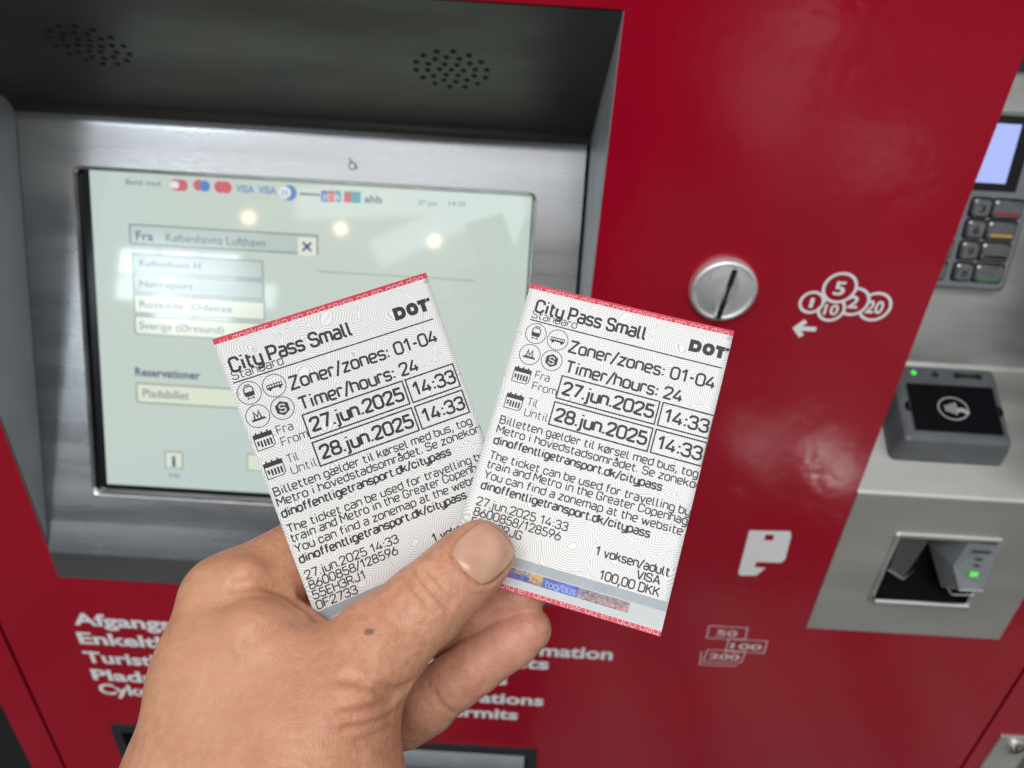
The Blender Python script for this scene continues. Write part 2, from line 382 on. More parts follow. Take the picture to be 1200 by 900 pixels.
A = scp(351, 227); B = scp(375, 227); m.poly(SCR, [(A[0], A[1] - .0008), (B[0], A[1] - .0008), (B[0], A[1] + .0008), (A[0], A[1] + .0008)], GLC + .0003, 3); logo()
for kx, ci in ((380, 6), (388, 5), (396, 8)):
    A = scp(kx, 230); m.poly(SCR, rrect(A[0] - .0026, A[0] + .0026, A[1] - .0045, A[1] + .0045, .001), GLC + .0003, ci)
stext(m, 'JCB', 378, 233, 398, 6, 7); logo()
A = scp(413, 231); m.poly(SCR, rrect(A[0] - .0068, A[0] + .0068, A[1] - .0045, A[1] + .0045, .001), GLC + .0003, 8); m.poly(SCR, rrect(A[0] - .0068, A[0] - .001, A[1] - .0045, A[1] + .0035, .001), GLC + .0004, 5); logo()
stext(m, 'ahb', 427, 237, 448, 9, 3, .02); logo()
stext(m, '27 jun', 490, 240, 512, 6, 3); stext(m, '14:33', 526, 241, 545, 6, 3); part(m, 'clock_line', UI, disp)

m = MB()
obox(m, 152, 263, 372, 285, 10); stext(m, 'Fra', 160, 281, 180, 11, 4, .01, 282); stext(m, 'Københavns Lufthavn', 195, 283, 311, 11, 3, 0, 290)
A = scp(360, 289); m.poly(SCR, rrect(A[0] - .0075, A[0] + .0075, A[1] - .0072, A[1] + .0072, .001), GLC + .0005, 2); m.strip(SCR, [(A[0] - .0035, A[1] - .0035), (A[0] + .0035, A[1] + .0035)], .0019, GLC + .0007, 4); m.strip(SCR, [(A[0] - .0035, A[1] + .0035), (A[0] + .0035, A[1] - .0035)], .0019, GLC + .0008, 4)
B = scp(372, 318); D_ = scp(556, 333); m.strip(SCR, [B, (D_[0], B[1])], .0006, GLC + .0003, 1)
part(m, 'origin_field', UI, disp)
for i, (y, s, xe) in enumerate(((297, 'København H', 235), (321, 'Nørreport', 226), (345, 'Roskilde, Odense', 272), (370, 'Sverige (Øresund)', 262))):
    m = MB(); obox(m, 155 + i, y, 308 + i, y + 21, 2 if i > 1 else 10, 1, .001); stext(m, s, 164, y + 15, xe, 9, 3)
    part(m, 'choice_button', UI, disp)
m = MB(); stext(m, 'Reservationer', 159, 440, 235, 10, 4, .018, 445); part(m, 'heading', UI, disp)
m = MB(); obox(m, 160, 449, 312, 471, 2, 1, .001); stext(m, 'Pladsbillet', 168, 465, 222, 10, 3, 0, 469); part(m, 'choice_button', UI, disp)
m = MB(); A = scp(204, 539); m.poly(SCR, rrect(A[0] - .0078, A[0] + .0078, A[1] - .0078, A[1] + .0078, .0012), GLC + .0003, 1); m.poly(SCR, rrect(A[0] - .007, A[0] + .007, A[1] - .007, A[1] + .007, .001), GLC + .0005, 2); stext(m, 'i', 202, 546, 206.5, 13, 3, .04); stext(m, 'Info', 199, 559, 211, 6, 3)
part(m, 'info_button', UI, disp)
m = MB(); A = scp(300, 542); m.poly(SCR, rrect(A[0] - .0078, A[0] + .0078, A[1] - .0078, A[1] + .0078, .0012), GLC + .0003, 1); m.poly(SCR, rrect(A[0] - .007, A[0] + .007, A[1] - .007, A[1] + .007, .001), GLC + .0005, 2)
part(m, 'page_button', UI, disp)
# small engraved mark above the screen
a, b = SCR.at(413, 193); m = MB(); m.strip(SCR, circ(a, b - .001, .0028, 14), .0009, .0003, 0, True); m.strip(SCR, [(a - .001, b + .001), (a - .002, b + .005)], .0011, .0004); m.poly(SCR, circ(a + .003, b - .002, .0012, 10), .0005)
part(m, 'engraved_mark', DARK)

# coin slot
a, b = RED.at(846.5, 337); rk = .0228; m = MB()
m.loft(RED, [circ(a, b, rk * f, 40) for f in (1, 1.0, .985, .94, .88, .86, .8, .6, .35, .12)], [-.002, .0035, .0058, .0072, .0072, .0060, .0062, .0072, .0079, .0081])
coin = part(m, 'coin_slot', KNOBM, smooth=1.2)
sl = [(a + .0028, b + rk * .82), (a + .0019, b + rk * .45), (a + .0008, b + .0), (a - .0002, b - rk * .4), (a - .0014, b - rk * .82)]
def bez(pts, n=12):
    P = np.array(pts, float); out = []
    for i in range(len(P) - 1):
        p0 = P[max(0, i - 1)]; p1 = P[i]; p2 = P[i + 1]; p3 = P[min(len(P) - 1, i + 2)]
        for k in range(n):
            t = k / n; out.append(tuple(.5 * ((2 * p1) + (-p0 + p2) * t + (2 * p0 - 5 * p1 + 4 * p2 - p3) * t * t + (-p0 + 3 * p1 - 3 * p2 + p3) * t ** 3)))
    return out + [tuple(P[-1])]
# raised lens along the opening, split by the black slit
m = MB(); cl = bez(sl, 6); n = len(cl)
for sgn in (1, -1):
    P = []
    for i, (x, y) in enumerate(cl):
        wv = (.0064 if sgn > 0 else .0030) * math.sin(math.pi * i / (n - 1)) ** .8
        P += [RED.P(x + sgn * (.0012), y, .0112 - .003 * abs(2 * i / (n - 1) - 1) ** 2), RED.P(x + sgn * (.0012 + wv * .5), y, .0098 - .0025 * abs(2 * i / (n - 1) - 1) ** 2), RED.P(x + sgn * (.0012 + wv), y, .0078 - .001 * abs(2 * i / (n - 1) - 1))]
    m.add(P, [(3 * i + a_, 3 * i + 3 + a_, 3 * i + 4 + a_, 3 * i + 1 + a_) for i in range(n - 1) for a_ in (0, 1)])
part(m, 'slot_lip', KNOBM, coin, smooth=2)
m = MB(); m.strip(RED, cl, .0038, .0108); part(m, 'slit', HOLE, coin)
# coin pictograms
m = MB()
CO = (('5', 984, 337, 19), ('1', 951, 354, 13.5), ('10', 974, 362, 15), ('2', 1000, 353, 17.5), ('20', 1025, 359, 18))
for s, px, py, r in CO:
    A = RED.at(px, py); rr = RED.at(px + r, py)[0] - A[0]
    pts = []
    for t in np.arange(72) * 2 * math.pi / 72:
        p = (A[0] + rr * math.cos(t), A[1] + rr * math.sin(t)); pts.append(p)
    others = [(RED.at(q[1], q[2]), RED.at(q[1] + q[3], q[2])[0] - RED.at(q[1], q[2])[0]) for q in CO if q[0] != s and [z[0] for z in CO].index(q[0]) < [z[0] for z in CO].index(s)]
    order = [q[0] for q in CO].index(s); runs = []
    run = []
    for i in range(73):
        p = pts[i % 72]; hid = any(math.hypot(p[0] - o_[0][0], p[1] - o_[0][1]) < o_[1] - .0008 for o_ in others)
        if hid:
            if len(run) > 1: runs.append(run)
            run = []
        else: run.append(p)
    if len(run) > 1: runs.append(run)
    for r_ in runs: m.strip(RED, r_, .0021, .0005 + .00003 * order)
    w = rr * (.36 if s == '1' else .72 if len(s) == 1 else 1.15); h = rr * .95
    put_text(m, RED, s, A[0] - w / 2, A[0] + w / 2, A[1] - h / 2, h, .0007, 0, .025)
part(m, 'coin_pictogram', WHITE)
m = MB(); A = RED.at(931, 384); Bq = RED.at(956, 386); w = Bq[0] - A[0]; m.strip(RED, [(A[0] + .002, A[1]), (A[0] + w, A[1])], .0036, .0005); m.strip(RED, [(A[0] + w * .42, A[1] + .0062), (A[0] + .0008, A[1]), (A[0] + w * .42, A[1] - .0062)], .0036, .0006)
part(m, 'arrow_sign', WHITE)
# card pictogram
def rp(*q): return [RED.at(x, y) for x, y in q]
m = MB(); A = rp((878, 621), (926, 622), (927, 628), (920, 655), (915, 659), (886, 658), (884, 664), (897, 665), (886, 674), (867, 674), (865, 671))
bm = bmesh.new(); vs = [bm.verts.new((x, y, 0)) for x, y in A]; hs = [bm.verts.new((x, y, 0)) for x, y in rp((897, 626), (907, 626.5), (905.5, 633), (895, 632.5))]
es = [bm.edges.new((vs[i], vs[(i + 1) % len(vs)])) for i in range(len(vs))] + [bm.edges.new((hs[i], hs[(i + 1) % 4])) for i in range(4)]
bmesh.ops.triangle_fill(bm, use_beauty=True, use_dissolve=False, edges=es); bm.verts.index_update()
m.add([RED.P(v.co.x, v.co.y, .0005) for v in bm.verts], [tuple(v.index for v in f.verts) for f in bm.faces]); bm.free()
part(m, 'card_pictogram', WHITE)
# banknote pictogram
m = MB()
for i, (s, q) in enumerate((('50', ((831, 733), (876, 735.5), (873, 749), (828, 747))), ('100', ((854, 748.5), (899, 751), (895, 765), (850, 763))), ('200', ((829, 761), (874, 763), (868, 776), (824, 775))), ('', ((822, 763), (820, 778), (861, 780), (864, 778))))):
    P = rp(*q); m.strip(RED, P, .0011, .0004 + .00004 * i, 0, s != '')
    if s:
        ca = sum(p[0] for p in P) / 4; cb = sum(p[1] for p in P) / 4; w = .0098 * len(s); put_text(m, RED, s, ca - w / 2, ca + w / 2, cb - .0042, .0082, .0006, 0, .03)
part(m, 'banknote_pictogram', FADED)
# service lettering, Danish at left, English at right
m = MB()
DK = (('Afgangsinformation', 88, 731, 'Afgangs', 200), ('Enkeltbilletter', 94, 753, 'Enkeltb', 200), ('Turistbilletter', 101, 775, 'Turistb', 192), ('Pladsbilletter', 110, 795.5, 'Plads', 180), ('Cykelbilletter', 118, 812, 'Cyke', 177))
for s, px, py, vis, xe in DK:
    A = RED.at(px, py); Bq = RED.at(xe, py); V1, _ = text_mesh(vis, .02); V2, _ = text_mesh(s, .02); k = (V2[:, 0].max() - V2[:, 0].min()) / (V1[:, 0].max() - V1[:, 0].min())
    put_text(m, RED, s, A[0], A[0] + (Bq[0] - A[0]) * k, A[1], .0170, .0006, 0, .032)
part(m, 'service_lettering', WHITE)
m = MB()
for s, vis, xs_, xe, py in (('Departure information', 'nation', 641, 718, 768), ('Single tickets', 'ts', 614, 643, 782), ('City passes', 's', 580, 594.5, 801), ('Seat reservations', 'ations', 562, 637, 822), ('Cycle permits', 'ermits', 529, 607, 838)):
    A = RED.at(xs_, py); Bq = RED.at(xe, py); V1, _ = text_mesh(vis, .02); V2, _ = text_mesh(s, .02); k = (V2[:, 0].max() - V2[:, 0].min()) / (V1[:, 0].max() - V1[:, 0].min())
    if len(vis) < 3: k *= .92
    put_text(m, RED, s, Bq[0] - (Bq[0] - A[0]) * k, Bq[0], A[1], .0170, .0006, 0, .032)
part(m, 'service_lettering', WHITE)
# ticket tray: recess, frame and flap
m = MB(); m.box(RED, TX0, TX1, -.93, -.8075, -.12, -.06)
ring(m, RED, [(TX0, -.93), (TX1, -.93), (TX1, -.8075), (TX0, -.8075)], [(TX0, -.93), (TX1, -.93), (TX1, -.8075), (TX0, -.8075)], 0, -.06)
tray = part(m, 'ticket_tray', DARK)
m = MB(); ring(m, RED, rrect(TX0 - .004, TX1 + .004, -.934, -.8035, .004), rrect(TX0 + .006, TX1 - .006, -.924, -.8135, .003), .0035, .0035); ring(m, RED, rrect(TX0 - .004, TX1 + .004, -.934, -.8035, .004), rrect(TX0 - .004, TX1 + .004, -.934, -.8035, .004), -.001, .0035)
ring(m, RED, rrect(TX0 + .006, TX1 - .006, -.924, -.8135, .003), rrect(TX0 + .006, TX1 - .006, -.924, -.8135, .003), .0035, -.03)
part(m, 'tray_frame', DARK, tray)
m = MB(); m.sweep([(-.002, Z0 - .815)] + arcpts(.01, Z0 - .835, .018, 120, 215, 10) + [(.012, Z0 - .92)], TX0 + .04, TX1 - .009); part(m, 'tray_flap', GREY, tray, smooth=1)

# steel card column: lower plate, slanted shelf, upper plate
B1 = RED.at(1005, 576)[1]; A2 = math.radians(62)
SHELF = Frame((0, 0, Z0 + B1), (1, 0, 0), (0, math.sin(A2), math.cos(A2)))
b2 = SHELF.at(1100, 428)[1]; P2 = SHELF.P(0, b2); A3 = math.radians(11)
UPP = Frame(P2, (1, 0, 0), (0, math.sin(A3), math.cos(A3)))
LOW = Frame((0, -.0012, Z0), (1, 0, 0), (0, 0, 1))
lz0 = SB - Z0 + .0003
q0 = (-.0012, SB + .0004); q1 = (-.0012, Z0 + B1); q2 = (P2[1], P2[2]); up1 = UPP.P(0, .46); q3 = (up1[1], up1[2])
mm_ = SHELF.P(0, b2 * .5); mid = (mm_[1], mm_[2])
# card mouth opening in the lower plate
cq = [LOW.at(x, y) for x, y in ((1060, 627), (1169, 635), (1131, 709), (1015, 701))]
cx0 = (cq[0][0] + cq[3][0]) / 2; cx1 = (cq[1][0] + cq[2][0]) / 2; cb1 = (cq[0][1] + cq[1][1]) / 2; cb0 = (cq[2][1] + cq[3][1]) / 2
m = MB(); zz = lambda b: Z0 + b
px_ = [SX0, cx0, cx1, SX1]; bz = [lz0 , cb0, cb1, B1 - .012]
for i in range(3):
    for j in range(3):
        if (i, j) != (1, 1): m.poly(LOW, [(px_[i], bz[j]), (px_[i + 1], bz[j]), (px_[i + 1], bz[j + 1]), (px_[i], bz[j + 1])], 0)
m.sweep([(-.0012, zz(B1 - .012))] + fillet2((-.0012, zz(B1 - .012)), q1, mid, .005, 7) + fillet2(mid, q2, q3, .008, 7) + [q3], SX0, SX1)
for x in (SX0, SX1): m.add([(x, -.0012, SB), (x, .0022, SB), (x, .0022, zz(B1)), (x, -.0012, zz(B1))], [(0, 1, 2, 3)])
part(m, 'card_column', PLATE, smooth=.6)
m = MB()
for x in (SX0 - .0005, SX1): m.add([(x, .003, SB)] + [(x, q1[0] + .003, q1[1]), (x, q2[0] + .02, q2[1]), (x, q3[0] + .02, q3[1]), (x, .003, q3[1])], [(0, 1, 2, 3, 4)])
part(m, 'column_cheek', DARK)

# card mouth
cw = cx1 - cx0; chh = cb1 - cb0
m = MB(); m.box(LOW, cx0, cx1, cb0, cb1, -.05, -.04, 1); ring(m, LOW, [(cx0, cb0), (cx1, cb0), (cx1, cb1), (cx0, cb1)], [(cx0, cb0), (cx1, cb0), (cx1, cb1), (cx0, cb1)], 0, -.05, 1)
ring(m, LOW, rrect(cx0 - .0025, cx1 + .0025, cb0 - .0025, cb1 + .0025, .003), rrect(cx0 + .0008, cx1 - .0008, cb0 + .0008, cb1 - .0008, .002), .0022, .0018); ring(m, LOW, rrect(cx0 - .0035, cx1 + .0035, cb0 - .0035, cb1 + .0035, .003), rrect(cx0 - .0025, cx1 + .0025, cb0 - .0025, cb1 + .0025, .003), 0, .0022)
GLOSS = mat('gloss_charcoal', (.06, .064, .068), .22, spec=.6, rvar=(60, .06))
cr = part(m, 'card_mouth', [PLATE, BLACK])
u = lambda s: cx0 + cw * s
v = lambda s: cb0 + chh * s
def wedge(mb, top, bot, c1, c0, mi=0):
    mb.loft(LOW, [bot, bot, top], [c0, c1 - .004, c1], mi)
m = MB()
m.add([LOW.P(u(.02), v(.98), .001), LOW.P(u(.38), v(.98), -.006), LOW.P(u(.40), v(.55), -.014), LOW.P(u(.20), v(.40), .004), LOW.P(u(.02), v(.52), .004), LOW.P(u(.02), v(.12), -.018), LOW.P(u(.32), v(.12), -.030)], [(0, 4, 3, 1), (1, 3, 2), (4, 5, 6, 3), (3, 6, 2)])
part(m, 'left_cheek', GLOSS, cr)
m = MB(); m.tube(LOW.P(u(.02), v(.53), .0045), LOW.P(u(.20), v(.41), .0045), .0011); m.tube(LOW.P(u(.20), v(.41), .0045), LOW.P(u(.36), v(.42), -.006), .0008); part(m, 'left_edge', CHROME, cr, smooth=1)
m = MB()
m.add([LOW.P(u(.70), v(.98), .002), LOW.P(u(1.0), v(.98), .003), LOW.P(u(1.0), v(.40), .010), LOW.P(u(.76), v(.36), .010), LOW.P(u(.66), v(.62), .002), LOW.P(u(1.0), v(.15), -.004), LOW.P(u(.74), v(.15), -.008), LOW.P(u(.58), v(.55), -.03), LOW.P(u(.62), v(.98), -.03)],
      [(0, 4, 3, 2, 1), (3, 6, 5, 2), (4, 7, 6, 3), (0, 8, 7, 4)])
part(m, 'right_cheek', GREY, cr)
m = MB(); m.tube(LOW.P(u(.68), v(.55), .006), LOW.P(u(.76), v(.37), .0105), .0010); m.tube(LOW.P(u(.76), v(.37), .0105), LOW.P(u(1.0), v(.38), .0105), .0011); m.tube(LOW.P(u(.70), v(.30), .001), LOW.P(u(.78), v(.20), .0035), .0010); m.tube(LOW.P(u(.78), v(.20), .0035), LOW.P(u(1.0), v(.21), .0035), .0010); part(m, 'right_edge', CHROME, cr, smooth=1)
m = MB(); m.tube(LOW.P(u(.0), v(.035), .004), LOW.P(u(.99), v(.035), .004), .0034, 0, 14); part(m, 'bottom_lip', CHROME, cr, smooth=1)
GREEN = mat('green_lamp', (.05, .4, .05), .3, emit=(.12, .85, .10), estr=.75)
rc = Frame(LOW.P(u(.85), v(.68), .0065), (1, 0, 0), LOW.P(u(.85), v(.98), .0025) - LOW.P(u(.85), v(.40), .010))
m = MB(); m.box(rc, -.0035, .0030, -.009, -.0048, .0004, .0012); part(m, 'green_light', GREEN, cr)
m = MB()
for b_, w_ in ((.016, .016), (.0085, .006), (.002, .005)): m.poly(rc, [(-w_ / 2, b_ - .001), (w_ / 2, b_ - .001), (w_ / 2, b_ + .001), (-w_ / 2, b_ + .001)], .0007)
part(m, 'status_mark', BLACK, cr)

# contactless reader on the slanted shelf
RT = .024
gq = [SHELF.at(x, y, RT) for x, y in ((1062, 449), (1160, 456), (1178, 511), (1072, 503))]
ga0 = (gq[0][0] + gq[3][0]) / 2; ga1 = (gq[1][0] + gq[2][0]) / 2; gb1 = (gq[0][1] + gq[1][1]) / 2; gb0 = (gq[2][1] + gq[3][1]) / 2
m = MB(); e = .004
m.loft(SHELF, [rrect(ga0 - .014, ga1 + .010, gb0 - .017, gb1 + .022, .006), rrect(ga0 - .012, ga1 + .008, gb0 - .013, gb1 + .021, .006), rrect(ga0 - .0085, ga1 + .006, gb0 - .0085, gb1 + .018, .004), rrect(ga0 - .005, ga1 + .004, gb0 - .005, gb1 + .016, .003)], [0, RT * .6, RT - .002, RT])
rd = part(m, 'contactless_reader', mat('charcoal_plastic', (.11, .118, .128), .36, bump=(900, .08, .0004), var=(40, .15), rvar=(60, .1)), smooth=.5)
m = MB(); m.poly(SHELF, rrect(ga0, ga1, gb0, gb1, .001), RT + .0005); m.poly(SHELF, circ(ga0, (gb0 + gb1) / 2, .005, 14), RT + .0003); m.poly(SHELF, circ(ga1, (gb0 + gb1) / 2, .005, 14), RT + .0003)
part(m, 'reader_glass', mat('reader_glass', (.006, .006, .008), .06, spec=.35), rd)
m = MB(); m.strip(SHELF, rrect(ga0 - .0006, ga1 + .0006, gb0 - .0006, gb1 + .0006, .001), .0007, RT + .0006, 0, True); part(m, 'glass_edge', CHROME, rd)
ca, cb = (ga0 + ga1) / 2 - .001, (gb0 + gb1) / 2; s_ = (gb1 - gb0) * .19
m = MB(); m.strip(SHELF, circ(ca, cb, s_ * 1.5, 32, s_ * 1.25), .0011, RT + .0008, 0, True)
for k_ in range(4): m.strip(SHELF, [(ca - s_ * .7 + k_ * s_ * .32 + .25 * s_ * math.sin(t), cb + s_ * (.42 + .13 * k_) * (t / 1.57)) for t in np.linspace(-1.57, 1.57, 9)] if False else [(ca - s_ * .9 + k_ * s_ * .33 + s_ * .22 * math.cos(t), cb + s_ * (.30 + .14 * k_) * math.sin(t)) for t in np.linspace(-1.2, 1.2, 9)], .0017, RT + .0009)
m.strip(SHELF, [(ca + s_ * .3, cb - s_ * .2), (ca + s_ * .9, cb - s_ * .1), (ca + s_ * 1.5, cb - s_ * .5)], .0035, RT + .0010)
part(m, 'contactless_symbol', mat('pale_print', (.42, .42, .42), .5), rd)
la, lb = SHELF.at(1071, 441, RT); lb = gb1 + .0105
m = MB(); m.poly(SHELF, circ(la, lb, .0024, 16), RT + .0008); part(m, 'green_light', GREEN, rd)
m = MB()
for k_ in range(3): m.poly(SHELF, circ(la + .018 * (k_ + 1), lb - .0003, .003, 12), RT + .0006)
m.box(SHELF, ga1 - .028, ga1 - .008, lb - .002, lb + .002, RT, RT + .0006); part(m, 'lamp_window', DARK, rd)

# payment terminal with keypad on the upper plate
KT = .014
def up(px, py, c=KT): return UPP.at(px, py, c)
k0 = up(1095, 334)[0]; k1_, kb0 = up(1160, 342); _, kb1 = up(1172, 131)
kx0 = SX0 - .02; kx1 = k1_ + .012
m = MB()
m.loft(UPP, [rrect(kx0, kx1, kb0, kb1, .004), rrect(kx0, kx1, kb0, kb1, .004), rrect(kx0 + .003, kx1 - .003, kb0 + .003, kb1 - .003, .004)], [0, KT - .003, KT])
kp = part(m, 'payment_terminal', GREY, smooth=.5)
d0 = up(1140, 213); d1 = up(1197, 146)
m = MB(); m.box(UPP, SX0 + .002, d1[0] + .010, d0[1] - .006, d1[1] + .006, KT, KT + .0008); part(m, 'display_frame', BLACK, kp)
m = MB(); m.poly(UPP, [(SX0 + .004, d0[1]), (d1[0] + .0, d0[1]), (d1[0], d1[1]), (SX0 + .004, d1[1])], KT + .0012); part(m, 'terminal_display', mat('blue_screen', (.05, .05, .08), .15, emit=(.42, .52, .98), estr=.95), kp)
STR = [mat('red_stripe', (.45, .02, .03), .4), mat('yellow_stripe', (.65, .40, .03), .4), BLACK, mat('green_stripe', (.06, .25, .10), .4)]
rows_ = ((1149, 243, 1179, 245), (1141, 268, 1171, 270), (1134, 293, 1164, 295), (1127, 318, 1157, 320))
LEG = ('3', '6', '9', '#'); L2 = ('2', '5', '8', '0')
for i, (xa, ya, xb, yb) in enumerate(rows_):
    kb = up(xa, ya)[1]; ka = up(1138, 280)[0]; fa = up(1168, 282)[0]; pitch = .0215
    for j, (aa, wd, lg) in enumerate(((ka - pitch, .0145, L2[i]), (ka, .0145, LEG[i]), (fa, .023, ''))):
        m = MB(); m.loft(UPP, [rrect(aa - wd / 2 - .0015, aa + wd / 2 + .0015, kb - .0083, kb + .0083, .003)], [KT + .0002], 1)
        m.loft(UPP, [rrect(aa - wd / 2, aa + wd / 2, kb - .0068, kb + .0068, .003), rrect(aa - wd / 2, aa + wd / 2, kb - .0068, kb + .0068, .003), rrect(aa - wd / 2 + .0014, aa + wd / 2 - .0014, kb - .0054, kb + .0054, .0022)], [KT + .0003, KT + .003, KT + .0042], 0)
        if lg: put_text(m, UPP, lg, aa - .0025, aa + .0025, kb - .0032, .0064, KT + .0046, 1)
        else: m.poly(UPP, [(aa - .009, kb - .0046), (aa + .009, kb - .0046), (aa + .009, kb - .0026), (aa - .009, kb - .0026)], KT + .0045, 2)
        ko = part(m, 'key', [KEYM, BLACK, STR[i]], kp, smooth=.5)
# seam above the terminal
ub = up(1190, 70, 0)[1]; m = MB(); m.box(UPP, SX0, SX1, ub - .008, ub + .012, .0004, .004); part(m, 'column_seam', DARK)
# lock at lower right
la, lb = RED.at(1181, 876); m = MB(); LK = Frame(RED.P(la, lb, 0), (1, 0, 0), (0, 0, 1))
m.box(LK, -.016, .020, -.06, .022, 0, .0025, 0, .001); lk = part(m, 'lock_plate', PLATE)
m = MB(); m.loft(LK, [circ(.004, .006, r_, 24) for r_ in (.0098, .0095, .0085)], [.0025, .005, .0056]); lc = part(m, 'lock_cylinder', CHROME, lk, smooth=.8)
m = MB(); m.strip(LK, circ(.004, .006, .0062, 20), .001, .0058, 0, True); m.poly(LK, rrect(.0033, .0047, .002, .010, .0005), .006); part(m, 'keyhole', HOLE, lk)

